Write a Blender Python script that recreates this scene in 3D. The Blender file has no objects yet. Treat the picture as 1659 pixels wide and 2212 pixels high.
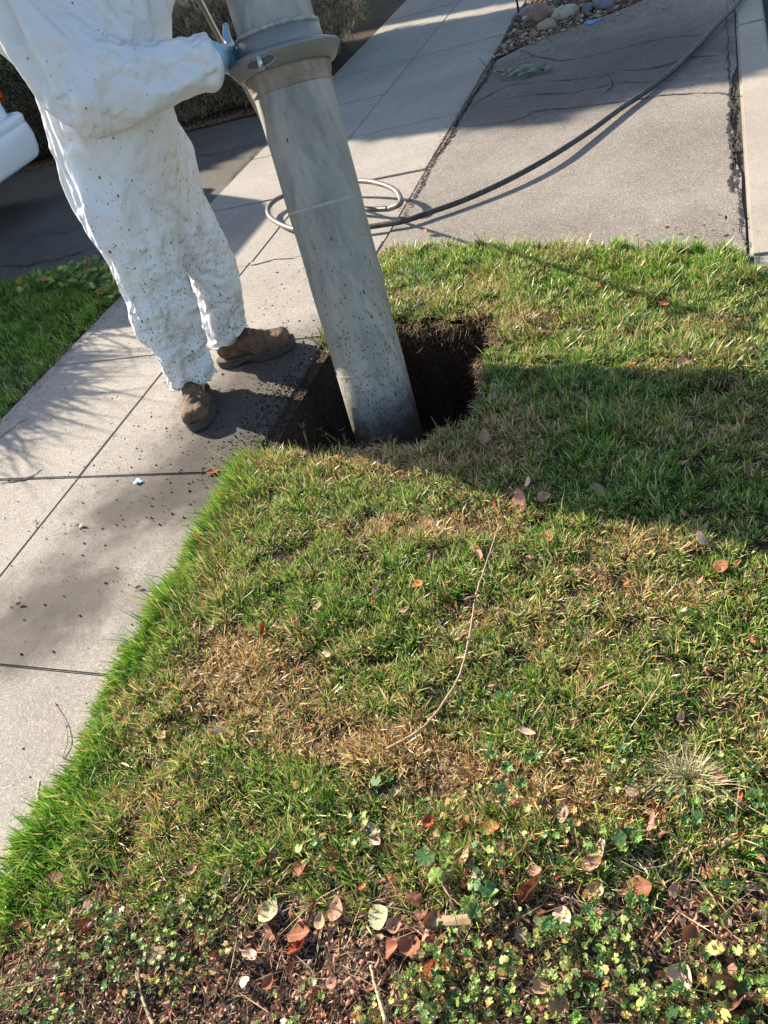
import bpy, bmesh, math, random
import numpy as np
from mathutils import Vector, Matrix
random.seed(7)
RNG = np.random.default_rng(11)
sc = bpy.context.scene
COL = sc.collection

# ------------------------------------------------------------------ camera
CH = 1.6                                     # eye height
FPX, PCX, PCY = 1670.0, 829.5, 1106.0        # focal length and centre in photo units of 1659 x 2212
_v1 = np.array([715.5, -1796, FPX]); _v1 /= np.linalg.norm(_v1)      # along the pavement
_v2 = np.array([-3813, 34., FPX]); _v2 /= np.linalg.norm(_v2)
_v2 -= _v2 @ _v1 * _v1; _v2 /= np.linalg.norm(_v2)
_X = -_v2; _Y = _v1; _Z = np.cross(_X, _Y)
RC = np.array([_X, _Y, _Z])
cam_d = bpy.data.cameras.new('camera'); cam = bpy.data.objects.new('camera', cam_d); COL.objects.link(cam)
_r = RC @ np.array([1, 0, 0]); _u = RC @ np.array([0, -1, 0]); _b = RC @ np.array([0, 0, -1])
cam.matrix_world = Matrix([[_r[0], _u[0], _b[0], 0], [_r[1], _u[1], _b[1], 0], [_r[2], _u[2], _b[2], CH], [0, 0, 0, 1]])
cam_d.sensor_fit = 'HORIZONTAL'; cam_d.sensor_width = 36; cam_d.lens = 36 * FPX / 1659
cam_d.clip_start = 0.05; cam_d.clip_end = 2000
sc.camera = cam

def gp(x, y, z=0.0):
    "a spot on the ground (height z) seen at x, y in the photograph"
    d = RC @ np.array([x - PCX, y - PCY, FPX]); t = (z - CH) / d[2]
    return Vector((d[0] * t, d[1] * t, z))
def rayY(x, y, Y):
    d = RC @ np.array([x - PCX, y - PCY, FPX]); t = Y / d[1]
    return Vector((d[0] * t, Y, CH + d[2] * t))
def pxs(p):
    "size of one photo unit in metres at point p"
    q = RC.T @ (np.array(p) - [0, 0, CH]); return q[2] / FPX

# ------------------------------------------------------------------ light
ELEV = math.radians(27)
SH = np.array([.935, -.36]); SH /= np.linalg.norm(SH)        # the way shadows fall
TOSUN = Vector((-SH[0] * math.cos(ELEV), -SH[1] * math.cos(ELEV), math.sin(ELEV)))
w = bpy.data.worlds.new('World'); sc.world = w; w.use_nodes = True
nt = w.node_tree; bg = nt.nodes['Background']
sky = nt.nodes.new('ShaderNodeTexSky'); sky.sky_type = 'NISHITA'; sky.sun_disc = False
sky.sun_elevation = ELEV; sky.sun_rotation = math.atan2(TOSUN.x, TOSUN.y)
nt.links.new(sky.outputs[0], bg.inputs[0]); bg.inputs[1].default_value = 0.095
sun_d = bpy.data.lights.new('sun', 'SUN'); sun_d.energy = 5.0; sun_d.angle = math.radians(.5); sun_d.color = (1, .88, .72)
sun = bpy.data.objects.new('sun', sun_d); COL.objects.link(sun)
sun.rotation_euler = TOSUN.to_track_quat('Z', 'Y').to_euler()
vs = sc.view_settings; vs.view_transform = 'Standard'; vs.look = 'None'; vs.exposure = 1.6; vs.gamma = 1
sc.cycles.max_bounces = 6; sc.cycles.transparent_max_bounces = 6

# ------------------------------------------------------------------ helpers
def tag(o, label=None, cat=None, group=None, kind=None):
    if label: o['label'] = label
    if cat: o['category'] = cat
    if group: o['group'] = group
    if kind: o['kind'] = kind
    return o
def empty(name, loc=(0, 0, 0), label=None, cat=None, group=None):
    o = bpy.data.objects.new(name, None); COL.objects.link(o); o.location = loc; o.empty_display_size = .1
    return tag(o, label, cat, group)
def link(name, me, mat=None, parent=None, smooth=True):
    o = bpy.data.objects.new(name, me); COL.objects.link(o)
    if mat:
        me.materials.clear(); me.materials.append(mat)
    if smooth: me.polygons.foreach_set('use_smooth', np.ones(len(me.polygons), bool))
    if parent:
        o.parent = parent; o.matrix_parent_inverse = Matrix.Translation(-parent.location)
    return o
def mk(name, verts, faces, mat=None, parent=None, smooth=True):
    me = bpy.data.meshes.new(name); me.from_pydata([tuple(v) for v in verts], [], faces); me.update()
    return link(name, me, mat, parent, smooth)
def mkbm(name, bm, mat=None, parent=None, smooth=True):
    me = bpy.data.meshes.new(name); bm.to_mesh(me); bm.free(); return link(name, me, mat, parent, smooth)
def npmesh(name, V, F, mat, col=None, parent=None, smooth=True):
    "V (n,3); F (m,k) all faces with k corners; col (n,3)"
    V = np.asarray(V, np.float32); F = np.asarray(F, np.int32); me = bpy.data.meshes.new(name)
    me.vertices.add(len(V)); me.vertices.foreach_set('co', V.ravel())
    k = F.shape[1]; me.loops.add(F.size); me.loops.foreach_set('vertex_index', F.ravel())
    me.polygons.add(len(F)); me.polygons.foreach_set('loop_start', np.arange(0, F.size, k, dtype=np.int32))
    me.polygons.foreach_set('loop_total', np.full(len(F), k, np.int32)); me.update(calc_edges=True)
    if col is not None:
        a = me.color_attributes.new('tint', 'FLOAT_COLOR', 'POINT')
        c = np.ones((len(V), 4), np.float32); c[:, :3] = col; a.data.foreach_set('color', c.ravel())
    return link(name, me, mat, parent, smooth)

def _h(ix, iy, s):
    n = (ix * 374761393 + iy * 668265263 + s * 1442695041) & 0xffffffff
    n = ((n ^ (n >> 13)) * 1274126177) & 0xffffffff
    return ((n ^ (n >> 16)) & 0xffff) / 65535.0
def vnoise(x, y, s=0):
    x = np.asarray(x, float); y = np.asarray(y, float)
    ix = np.floor(x).astype(np.int64); iy = np.floor(y).astype(np.int64); fx = x - ix; fy = y - iy
    fx = fx * fx * (3 - 2 * fx); fy = fy * fy * (3 - 2 * fy)
    return (_h(ix, iy, s) * (1 - fx) + _h(ix + 1, iy, s) * fx) * (1 - fy) + (_h(ix, iy + 1, s) * (1 - fx) + _h(ix + 1, iy + 1, s) * fx) * fy
def fbm(x, y, s=0, o=4):
    r = 0; a = .5; t = 0
    for i in range(o):
        r = r + a * vnoise(np.asarray(x) * 2**i, np.asarray(y) * 2**i, s + i * 17); t += a; a *= .55
    return r / t

class Nodes:
    def __init__(s, name):
        s.m = bpy.data.materials.new(name); s.m.use_nodes = True; s.t = s.m.node_tree; s.b = s.t.nodes['Principled BSDF']
        s.tc = None
    def n(s, typ, **kw):
        nd = s.t.nodes.new(typ)
        for k, v in kw.items():
            if k.startswith('i_'):
                key = k[2:]; key = int(key) if key.isdigit() else key.replace('_', ' ')
                s.set(nd.inputs[key], v)
            else: setattr(nd, k, v)
        return nd
    def set(s, inp, v):
        if hasattr(v, 'links'): s.t.links.new(v, inp)
        elif hasattr(v, 'outputs'): s.t.links.new(v.outputs[0], inp)
        else: inp.default_value = v
    def co(s, which='Object'):
        if not s.tc: s.tc = s.t.nodes.new('ShaderNodeTexCoord')
        return s.tc.outputs[which]
    def noise(s, scale, detail=3, rough=.55, vec=None, dist=0):
        return s.n('ShaderNodeTexNoise', i_Vector=vec or s.co(), i_Scale=scale, i_Detail=detail, i_Roughness=rough, i_Distortion=dist).outputs['Fac']
    def vor(s, scale, vec=None, feature='F1', rnd=1.0):
        return s.n('ShaderNodeTexVoronoi', i_Vector=vec or s.co(), i_Scale=scale, i_Randomness=rnd, feature=feature)
    def ramp(s, fac, stops, interp='LINEAR'):
        r = s.t.nodes.new('ShaderNodeValToRGB'); r.color_ramp.interpolation = interp; e = r.color_ramp.elements
        while len(e) < len(stops): e.new(.5)
        for i, (p, c) in enumerate(stops):
            e[i].position = p; e[i].color = (c, c, c, 1) if isinstance(c, (int, float)) else tuple(c) + (1,)
        s.t.links.new(fac, r.inputs[0]); return r.outputs[0]
    def mix(s, fac, a, b, blend='MIX'):
        m = s.t.nodes.new('ShaderNodeMix'); m.data_type = 'RGBA'; m.blend_type = blend
        for k, v in ((0, fac), (6, a), (7, b)):
            if isinstance(v, tuple): v = v + (1,) if len(v) == 3 else v
            s.set(m.inputs[k], v)
        return m.outputs[2]
    def math(s, op, a, b=0.0, clamp=False):
        m = s.t.nodes.new('ShaderNodeMath'); m.operation = op; m.use_clamp = clamp
        s.set(m.inputs[0], a); s.set(m.inputs[1], b); return m.outputs[0]
    def bump(s, h, strength=.5, dist=.01, normal=None):
        b = s.n('ShaderNodeBump', i_Height=h, i_Strength=strength, i_Distance=dist)
        if normal: s.set(b.inputs['Normal'], normal)
        return b.outputs[0]
    def blob(s, p, r0, r1, sx=1, sy=1):
        "1 inside r0, 0 beyond r1 of point p (world metres), stretched"
        mp = s.n('ShaderNodeMapping', i_Vector=s.co(), i_Location=(-p[0] * sx, -p[1] * sy, 0), i_Scale=(sx, sy, 0))
        wob = s.n('ShaderNodeVectorMath', operation='LENGTH', i_0=mp.outputs[0]).outputs['Value']
        wob = s.math('ADD', wob, s.math('MULTIPLY', s.math('SUBTRACT', s.noise(9, 4), .5), (r1 - r0) * .9))
        r = s.n('ShaderNodeMapRange', i_Value=wob, i_1=r0, i_2=r1, i_3=1.0, i_4=0.0, interpolation_type='SMOOTHSTEP')
        return r.outputs[0]
    def out(s, color=None, rough=None, normal=None, metal=None, **kw):
        if color is not None: s.set(s.b.inputs['Base Color'], color + (1,) if isinstance(color, tuple) else color)
        if rough is not None: s.set(s.b.inputs['Roughness'], rough)
        if metal is not None: s.set(s.b.inputs['Metallic'], metal)
        if normal is not None: s.set(s.b.inputs['Normal'], normal)
        for k, v in kw.items(): s.set(s.b.inputs[k.replace('_', ' ')], v)
        return s.m

def concrete(name, light, dark, stain_shade=(), aggregate=0.3, speck=.5, bump=.35, dirt=(.05, .043, .038)):
    m = Nodes(name)
    c = m.mix(m.ramp(m.noise(1.3, 5, .6), [(.35, 0), (.7, 1)]), dark, light)
    c = m.mix(m.math('MULTIPLY', m.ramp(m.noise(14, 4, .7), [(.4, 0), (.75, 1)]), .35), c, tuple(x * .72 for x in dark))
    grain = m.noise(300, 3, .85)
    pebble = m.vor(210); c = m.mix(m.ramp(m.n('ShaderNodeSeparateColor', i_Color=pebble.outputs['Color']).outputs[0], [(.55, 0), (.9, aggregate * .55)]), c, tuple(x * .45 for x in dark))
    c = m.mix(m.ramp(m.n('ShaderNodeSeparateColor', i_Color=pebble.outputs['Color']).outputs[1], [(.65, 0), (.95, aggregate * .6)]), c, tuple(min(.8, x * 1.5) for x in light))
    c = m.mix(m.ramp(grain, [(.36, aggregate), (.5, 0)]), c, tuple(x * .35 for x in dark))
    c = m.mix(m.ramp(grain, [(.56, 0), (.68, aggregate * .9)]), c, tuple(min(.8, x * 1.5) for x in light))
    v = m.vor(150)
    c = m.mix(m.ramp(v.outputs['Distance'], [(.06, speck), (.22, 0)]), c, (.06, .05, .042))
    v2 = m.vor(27); pick = m.ramp(v2.outputs['Color'], [(.72, 0), (.76, 1)])
    c = m.mix(m.math('MULTIPLY', m.ramp(v2.outputs['Distance'], [(.08, speck), (.16, 0)]), pick), c, (.045, .035, .028))
    for p, r0, r1, k, sx, sy in stain_shade:
        c = m.mix(m.math('MULTIPLY', m.blob(p, r0, r1, sx, sy), k), c, dirt)  # this dirt tone also paints the soft dapple shade on the left slabs
    h = m.math('ADD', m.math('MULTIPLY', grain, .6), m.math('MULTIPLY', m.noise(60, 3), .5))
    return m.out(c, .92, m.bump(h, bump, .004), Specular_IOR_Level=.25)

def plain(name, col, rough=.7, metal=0, noise=0, nscale=30, bump=0, spec=.4, dark=.5):
    m = Nodes(name); c = col
    if noise: c = m.mix(m.math('MULTIPLY', m.ramp(m.noise(nscale, 4, .6), [(.35, 0), (.65, 1)]), noise), col, tuple(x * dark for x in col))
    nrm = m.bump(m.noise(nscale * 2, 3), bump, .004) if bump else None
    return m.out(c, rough, nrm, metal, Specular_IOR_Level=spec)

def tinted(name, rough=.6, transl=.35, spec=.3, veins=False):
    "leafy stuff: colour comes from the 'tint' attribute; light shines through a little"
    m = Nodes(name); a = m.n('ShaderNodeAttribute', attribute_name='tint').outputs['Color']
    m.out(a, rough, None, None, Specular_IOR_Level=spec)
    if transl:
        tr = m.n('ShaderNodeBsdfTranslucent', i_Color=m.mix(.35, a, (.55, .75, .1), 'MULTIPLY') if False else a)
        mx = m.n('ShaderNodeMixShader', i_0=transl, i_1=m.b, i_2=tr)
        out = m.t.nodes['Material Output']; m.t.links.new(mx.outputs[0], out.inputs[0])
    return m.m

def box(bm, lo, hi, bev=0):
    vs_ = [bm.verts.new((x, y, z)) for z in (lo[2], hi[2]) for x, y in ((lo[0], lo[1]), (hi[0], lo[1]), (hi[0], hi[1]), (lo[0], hi[1]))]
    fs = [bm.faces.new([vs_[i] for i in f]) for f in ((3, 2, 1, 0), (4, 5, 6, 7), (0, 1, 5, 4), (1, 2, 6, 5), (2, 3, 7, 6), (3, 0, 4, 7))]
    if bev: bmesh.ops.bevel(bm, geom=list({e for f in fs for e in f.edges}), offset=bev, segments=2, affect='EDGES')
def lathe(prof, origin, axis, seg=48, ang0=0, ang1=2 * math.pi, cap=False):
    "prof = [(distance along axis, radius)]"
    ax = Vector(axis).normalized(); t = Vector((1, 0, 0)); u = (t - ax * t.dot(ax)).normalized(); v_ = ax.cross(u)
    V = []; F = []; n = len(prof); closed = abs(ang1 - ang0 - 2 * math.pi) < 1e-6; ns = seg if closed else seg + 1
    for j in range(ns):
        a = ang0 + (ang1 - ang0) * j / seg
        for d, r in prof: V.append(Vector(origin) + ax * d + (u * math.cos(a) + v_ * math.sin(a)) * r)
    for j in range(seg):
        k = (j + 1) % ns
        for i in range(n - 1): F.append((j * n + i, k * n + i, k * n + i + 1, j * n + i + 1))
    return V, F
def spline(pts, n):
    P = [np.array(p, float) for p in pts]; P = [2 * P[0] - P[1]] + P + [2 * P[-1] - P[-2]]; out = []
    for i in range(1, len(P) - 2):
        for k in range(n):
            t = k / n
            out.append(.5 * (2 * P[i] + (P[i + 1] - P[i - 1]) * t + (2 * P[i - 1] - 5 * P[i] + 4 * P[i + 1] - P[i + 2]) * t * t + (3 * P[i] - P[i - 1] - 3 * P[i + 1] + P[i + 2]) * t ** 3))
    out.append(P[-2]); return out
def tube(pts, rad, seg=10, cap=True):
    "rad: number or list; returns V, F"
    pts = [Vector(p) for p in pts]; n = len(pts); V = []; F = []
    r = rad if hasattr(rad, '__len__') else [rad] * n
    prev = None
    for i, p in enumerate(pts):
        d = (pts[min(i + 1, n - 1)] - pts[max(i - 1, 0)]).normalized()
        if prev is None: u = d.orthogonal().normalized()
        else: u = (prev - d * prev.dot(d)).normalized()
        prev = u; v_ = d.cross(u)
        for k in range(seg):
            a = 2 * math.pi * k / seg; V.append(p + (u * math.cos(a) + v_ * math.sin(a)) * r[i])
    for i in range(n - 1):
        for k in range(seg):
            F.append((i * seg + k, i * seg + (k + 1) % seg, (i + 1) * seg + (k + 1) % seg, (i + 1) * seg + k))
    if cap: F.append(tuple(range(seg))[::-1]); F.append(tuple(range((n - 1) * seg, n * seg)))
    return V, F
def inpoly(x, y, poly):
    x = np.asarray(x); y = np.asarray(y); c = np.zeros(x.shape, bool); n = len(poly)
    for i in range(n):
        x1, y1 = poly[i][:2]; x2, y2 = poly[(i + 1) % n][:2]
        if y1 == y2: continue
        c ^= ((y1 > y) != (y2 > y)) & (x < (x2 - x1) * (y - y1) / (y2 - y1) + x1)
    return c

# ------------------------------------------------------------------ setting
X_L, X_C, X_R = -3.30, -2.46, -1.63         # pavement: left edge, centre joint, right edge
HOLE = [(-1.57, 1.93), (-1.575, 2.35), (-1.565, 2.70), (-1.42, 2.83), (-1.20, 2.80), (-1.02, 2.76), (-.83, 2.74), (-.79, 2.55), (-.82, 2.38), (-.76, 2.2), (-.81, 2.04), (-.93, 1.92), (-1.1, 1.91), (-1.25, 1.93), (-1.42, 1.915)]
HOLE = [(x + .022 * math.sin(i * 2.3 + 1), y + .022 * math.sin(i * 3.7)) if x > -1.5 else (x, y) for i, (x, y) in enumerate(q for k, p_ in enumerate(HOLE) for q in (p_, ((p_[0] + HOLE[(k + 1) % len(HOLE)][0]) / 2, (p_[1] + HOLE[(k + 1) % len(HOLE)][1]) / 2)))]
PATH_STAIN_SHADE = [((-1.72, 2.3), .25, .62, .85, 1, .8), ((-2.0, 1.75), .1, .5, .45, 1, 1), ((-1.75, 1.95), .1, .35, .6, 1, 1),  # real dirt by the hole; the blobs at gp spots are painted dapple shade
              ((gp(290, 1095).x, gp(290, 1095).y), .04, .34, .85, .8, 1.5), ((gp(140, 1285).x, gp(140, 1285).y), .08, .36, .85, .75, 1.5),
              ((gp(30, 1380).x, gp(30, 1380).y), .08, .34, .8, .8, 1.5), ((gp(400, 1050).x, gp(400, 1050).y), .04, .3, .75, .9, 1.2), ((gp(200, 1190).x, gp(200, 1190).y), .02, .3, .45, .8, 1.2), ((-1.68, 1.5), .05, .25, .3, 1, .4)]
M_path = concrete('pavement_concrete', (.365, .335, .295), (.25, .226, .197), PATH_STAIN_SHADE, .65, .6)
M_apron = concrete('aggregate_concrete', (.335, .30, .258), (.175, .153, .13), [((-.9, 7.2), .3, 1.0, .3, 1, 1), ((-1.0, 5.8), .6, 1.1, .55, .7, 1), ((-.4, 5.7), .2, .8, .3, 1, 1)], .85, .9, .8)
M_kerb = concrete('kerb_concrete', (.38, .34, .285), (.28, .25, .205), (), .3, .5)
M_drive = concrete('driveway_concrete', (.135, .122, .108), (.075, .066, .058), (), .85, .7, .8)
M_road = concrete('asphalt', (.07, .066, .062), (.045, .042, .04), (), .6, .3, .8)
M_gap0 = plain('packed_dirt', (.07, .052, .038), .95, noise=.7, nscale=50, bump=.8)
M_crack = plain('crack_dirt', (.022, .017, .013), .95, noise=.6)
def soil_mat(name, a, b, wet=0):
    m = Nodes(name)
    c = m.mix(m.ramp(m.noise(9, 5, .65), [(.35, 0), (.7, 1)]), a, b)
    c = m.mix(m.ramp(m.noise(90, 4, .7), [(.4, .0), (.65, .6)]), c, tuple(x * 2.0 for x in b))
    c = m.mix(m.ramp(m.noise(45, 3, .7), [(.3, .8), (.45, 0)]), c, tuple(x * .4 for x in a))
    h = m.math('ADD', m.noise(70, 5, .7), m.math('MULTIPLY', m.vor(110).outputs['Distance'], .6))
    return m.out(c, .95, m.bump(h, 1.0, .012), Specular_IOR_Level=.15 + wet)
M_soil = soil_mat('topsoil', (.022, .016, .011), (.06, .04, .028))
M_pit = soil_mat('dug_earth', (.030, .019, .012), (.066, .042, .027))
M_ground = soil_mat('ground_soil', (.05, .04, .028), (.08, .06, .04))

def soilz(x, y):
    x = np.asarray(x, float); y = np.asarray(y, float)
    z = -.006 + .028 * (fbm(x * 2.2 + 5, y * 2.2, 3, 3) - .4) + .026 * (fbm(x * 9, y * 9, 4, 2) - .5)
    e = np.minimum(np.minimum(x - X_R, .3 - x) / .25, 1); e = np.clip(e, 0, 1)
    z = -.012 + (z + .03) * e * np.where((x > X_R) & (x < .1), 1, 0); z = np.where((x > .06) & (y < 2.9), np.maximum(z, .014), z)
    return z

# pavement slabs, each with its own slight tilt, open joints between them
bm = bmesh.new()
rs = random.Random(3)
ys = [-2.72 + .915 * i for i in range(22)]
NOTCH = {(7,): 0}
for i in range(len(ys) - 1):
    for (xa, xb) in ((X_L, X_C), (X_C, X_R)):
        z = rs.uniform(-.003, .0015); gx = .0022; gy = .003 if i % 2 else .0024
        ya, yb = ys[i] + gy, ys[i + 1] - gy
        if abs(ya - 3.68) < .1: z -= .006
        box(bm, (xa + gx, ya, -.12), (xb - gx, yb, z), .004)
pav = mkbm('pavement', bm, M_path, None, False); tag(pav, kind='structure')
mk('pavement_joint_bed', [(X_L + .01, -2.7, -.011), (X_R - .01, -2.7, -.011), (X_R - .01, 16.4, -.011), (X_L + .01, 16.4, -.011)], [(0, 1, 2, 3)], M_crack)['kind'] = 'structure'

# driveway apron between pavement and kerb, with its curved far edge
AP = [(X_R + .012, 3.50), (-.7, 3.34), (.09, 2.86), (.094, 3.3), (.085, 3.5), (.09, 3.75), (.066, 3.95), (.055, 4.1), (.062, 4.3), (.052, 4.5), (.06, 4.7), (.054, 4.9), (.07, 5.1), (.095, 5.25), (.098, 6.5), (.099, 9.5), (.09, 13), (-.1, 12), (-.25, 9.0), (-.35, 7.9), (-.50, 7.30), (-.76, 7.12), (-1.15, 6.98), (-1.4, 6.80), (X_R + .012, 6.55)]
bm = bmesh.new(); top = [bm.verts.new((x, y, -.002)) for x, y in AP]; bot = [bm.verts.new((x, y, -.12)) for x, y in AP]
bm.faces.new(top)
for i in range(len(AP)):
    j = (i + 1) % len(AP); bm.faces.new((top[j], top[i], bot[i], bot[j]))
apron = mkbm('driveway_apron', bm, M_apron, None, False); tag(apron, kind='structure')

# kerb and road
bm = bmesh.new()
ky = -3.0
while ky < 16:
    L = 1.83 if ky > 3 else 3.0
    box(bm, (.105 + rs.uniform(-.004, .004), ky + .004, -.3), (.27, ky + L - .004, .004 + rs.uniform(-.003, .003)), .012); ky += L
kerb = mkbm('kerb', bm, M_kerb, None, False); tag(kerb, kind='structure')
mk('gutter_bed', [(.0, 2.9, -.011), (.12, 2.9, -.011), (.12, 16, -.011), (.0, 16, -.011)], [(0, 1, 2, 3)], M_gap0)['kind'] = 'structure'
mk('road', [(.26, -60, -.13), (9, -60, -.13), (9, 150, -.13), (.26, 150, -.13)], [(0, 1, 2, 3)], M_road)['kind'] = 'structure'
# ground sheet to the horizon, open where the parkway soil lies
gx_ = [-400, X_R - .3, .15, 400]; gy_ = [-400, -.6, 3.45, 600]; V = []; F = []
for yy in gy_:
    for xx in gx_: V.append((xx, yy, -.16))
for j in range(3):
    for i in range(3):
        if i == 1 and j == 1: continue
        F.append((j * 4 + i, j * 4 + i + 1, j * 4 + i + 5, j * 4 + i + 4))
mk('ground', V, F, M_ground)['kind'] = 'structure'
# front garden: driveway and lawn bed left of the pavement
mk('driveway', [(-9.5, 4.02, -.006), (X_L - .008, 3.98, -.006), (X_L - .008, 6.66, -.006), (-4.0, 6.78, -.006), (-9.5, 6.9, -.006)], [(0, 1, 2, 3, 4)], M_drive)['kind'] = 'structure'
mk('lawn_bed', [(-14, -3, -.014), (X_L - .004, -3, -.014), (X_L - .004, 4.1, -.014), (-14, 4.1, -.014)], [(0, 1, 2, 3)], M_soil)['kind'] = 'structure'
mk('garden_bed', [(-14, 6.6, -.014), (X_L - .004, 6.6, -.014), (X_L - .004, 16, -.014), (-14, 16, -.014)], [(0, 1, 2, 3)], M_soil)['kind'] = 'structure'
mk('rock_bed', [(X_R + .004, 6.3, -.012), (.0, 6.3, -.012), (.0, 16, -.012), (X_R + .004, 16, -.012)], [(0, 1, 2, 3)], M_soil)['kind'] = 'structure'

# parkway soil with the dug hole
nx, ny = 140, 300
xs = np.linspace(X_R - .02, .20, nx); yy = np.linspace(-.6, 3.75, ny); GX, GY = np.meshgrid(xs, yy)
GZ = soilz(GX, GY) + .006 * (fbm(GX * 30, GY * 30, 5, 3) - .5)
GZ = np.where(GY > 3.50 - (GX - X_R) * .33, -.03, GZ); GZ = np.where((GX > .08) & (GY < 2.9), np.maximum(GZ, .014), GZ)
idx = np.arange(nx * ny).reshape(ny, nx)
F = np.stack([idx[:-1, :-1], idx[:-1, 1:], idx[1:, 1:], idx[1:, :-1]], -1).reshape(-1, 4)
cx = (GX[:-1, :-1] + GX[1:, 1:]).ravel() / 2; cy = (GY[:-1, :-1] + GY[1:, 1:]).ravel() / 2
F = F[~inpoly(cx, cy, HOLE)]
npmesh('parkway_soil', np.stack([GX, GY, GZ], -1).reshape(-1, 3), F, M_soil)['kind'] = 'structure'
# the pit: walls from the hole's rim down
ring = spline([(x, y, 0) for x, y in HOLE] + [(HOLE[0][0], HOLE[0][1], 0)], 7)[:-1]; nr = len(ring)
cxh = sum(p[0] for p in ring) / nr; cyh = sum(p[1] for p in ring) / nr
V = []; nz = 26
for k in range(nz):
    t = k / (nz - 1); z = -.008 - 1.0 * t
    for i, p in enumerate(ring):
        a = math.atan2(p[1] - cyh, p[0] - cxh); left = max(0, -math.cos(a))
        s_ = 1.03 - t * (.10 + .42 * left ** 2) + (.05 * (float(fbm(i * .22, k * .35, 9, 3)) - .5) if k else 0)
        V.append((cxh + (p[0] - cxh) * s_ if k else p[0] + (p[0] - cxh) * .035, cyh + (p[1] - cyh) * s_, z + .03 * (float(fbm(i * .3, k * .5, 4)) - .5) * (k > 0)))
F = [(k * nr + i, k * nr + (i + 1) % nr, (k + 1) * nr + (i + 1) % nr, (k + 1) * nr + i) for k in range(nz - 1) for i in range(nr)]
F.append(tuple((nz - 1) * nr + i for i in range(nr)))
mk('excavated_pit', V, [f[::-1] for f in F], M_pit)['kind'] = 'structure'

# joints with dirt and cracks: thin irregular ribbons of dirt lying in the broken concrete
def ribbon(pts, w0, name, z=.0022, seed=0, parent=None, mat=None):
    P = spline(pts, max(6, int(sum(math.dist(pts[i], pts[i + 1]) for i in range(len(pts) - 1)) / (len(pts) - 1) / .011))); r = random.Random(seed); V = []; F = []; n = len(P); wk = 0; ww = .6
    for i, p in enumerate(P):
        d = np.array(P[min(i + 1, n - 1)]) - np.array(P[max(i - 1, 0)]); d = d[:2] / (np.linalg.norm(d[:2]) + 1e-9); nn = np.array([-d[1], d[0]])
        wk = wk * .82 + r.gauss(0, w0 * .45); j = wk; ww = ww * .7 + .3 * max(.1, r.gauss(.6, .7)); wd = w0 * ww * min(1, 3 * min(i, n - 1 - i) / n + .25)
        V += [(p[0] + nn[0] * (j + wd), p[1] + nn[1] * (j + wd), z), (p[0] + nn[0] * (j - wd), p[1] + nn[1] * (j - wd), z)]
    F = [(2 * i, 2 * i + 1, 2 * i + 3, 2 * i + 2) for i in range(n - 1)]
    return V, F
def ribbons(name, lst, mat):
    VV = []; FF = []
    for k, (pts, w0) in enumerate(lst):
        V, F = ribbon([tuple(gp(*p))[:2] + (0,) for p in pts], w0, '', seed=k * 7 + 1)
        o = len(VV); VV += V; FF += [tuple(i + o for i in f) for f in F]
    o = mk(name, VV, FF, mat, None, False); o['kind'] = 'structure'; return o
M_gap = plain('joint_dirt', (.03, .024, .018), .95, noise=.7, nscale=60)
ribbons('concrete_cracks', [
    ([(510, 577), (560, 570), (590, 562), (620, 560), (655, 552)], .006),
    ([(0, 1046), (30, 1040), (60, 1033), (85, 1020), (92, 1014)], .006),
    ([(370, 1255), (345, 1290), (332, 1335)], .004),
    ([(1655, 195), (1600, 205), (1540, 202), (1440, 205), (1380, 215), (1250, 232), (1160, 240), (1110, 262), (1000, 275)], .007),
    ([(1560, 120), (1500, 125), (1440, 140), (1380, 150), (1340, 152)], .009),
    ([(1545, 75), (1450, 80), (1380, 95), (1300, 115), (1215, 130), (1160, 122), (1120, 108), (1075, 112)], .006),
    ([(1550, 170), (1470, 172), (1390, 178), (1330, 180), (1240, 200), (1150, 205), (1080, 215)], .005),
    ([(1340, 152), (1300, 165), (1240, 172), (1170, 178)], .005), ([(1310, 160), (1325, 185), (1300, 205)], .005),
    ([(1170, 178), (1100, 185), (1040, 215), (1015, 235)], .005),
    ([(1659, 42), (1610, 45), (1560, 48)], .005),
    ([(0, 545 + 30), (60, 572), (120, 560), (215, 535)], .012), ([(60, 610), (110, 590), (160, 580), (215, 558), (240, 540)], .010),
    ([(0, 520), (90, 505), (150, 500), (200, 470)], .005), ([(40, 620), (70, 570), (100, 560)], .006),
    ([(400, 335), (470, 332), (540, 312), (575, 300)], .008), ([(100, 430), (180, 415), (260, 400)], .006)], M_crack)
ribbons('edge_joint', [
    ([(1116, 25), (1095, 75), (1068, 130), (1050, 165), (1020, 210), (985, 275), (950, 330), (920, 385), (893, 430), (872, 475)], .014),
    ([(1113, 30), (1068, 130), (985, 272), (893, 430)], .010),
    ([(1568, 0), (1572, 100), (1577, 200), (1580, 260), (1588, 330), (1592, 400), (1600, 480), (1605, 540)], .007),
    ([(1577, 200), (1577, 250), (1581, 330), (1582, 400), (1590, 420)], .012),
    ([(575, 303), (530, 350), (485, 398)], .008)], M_gap)

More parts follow.
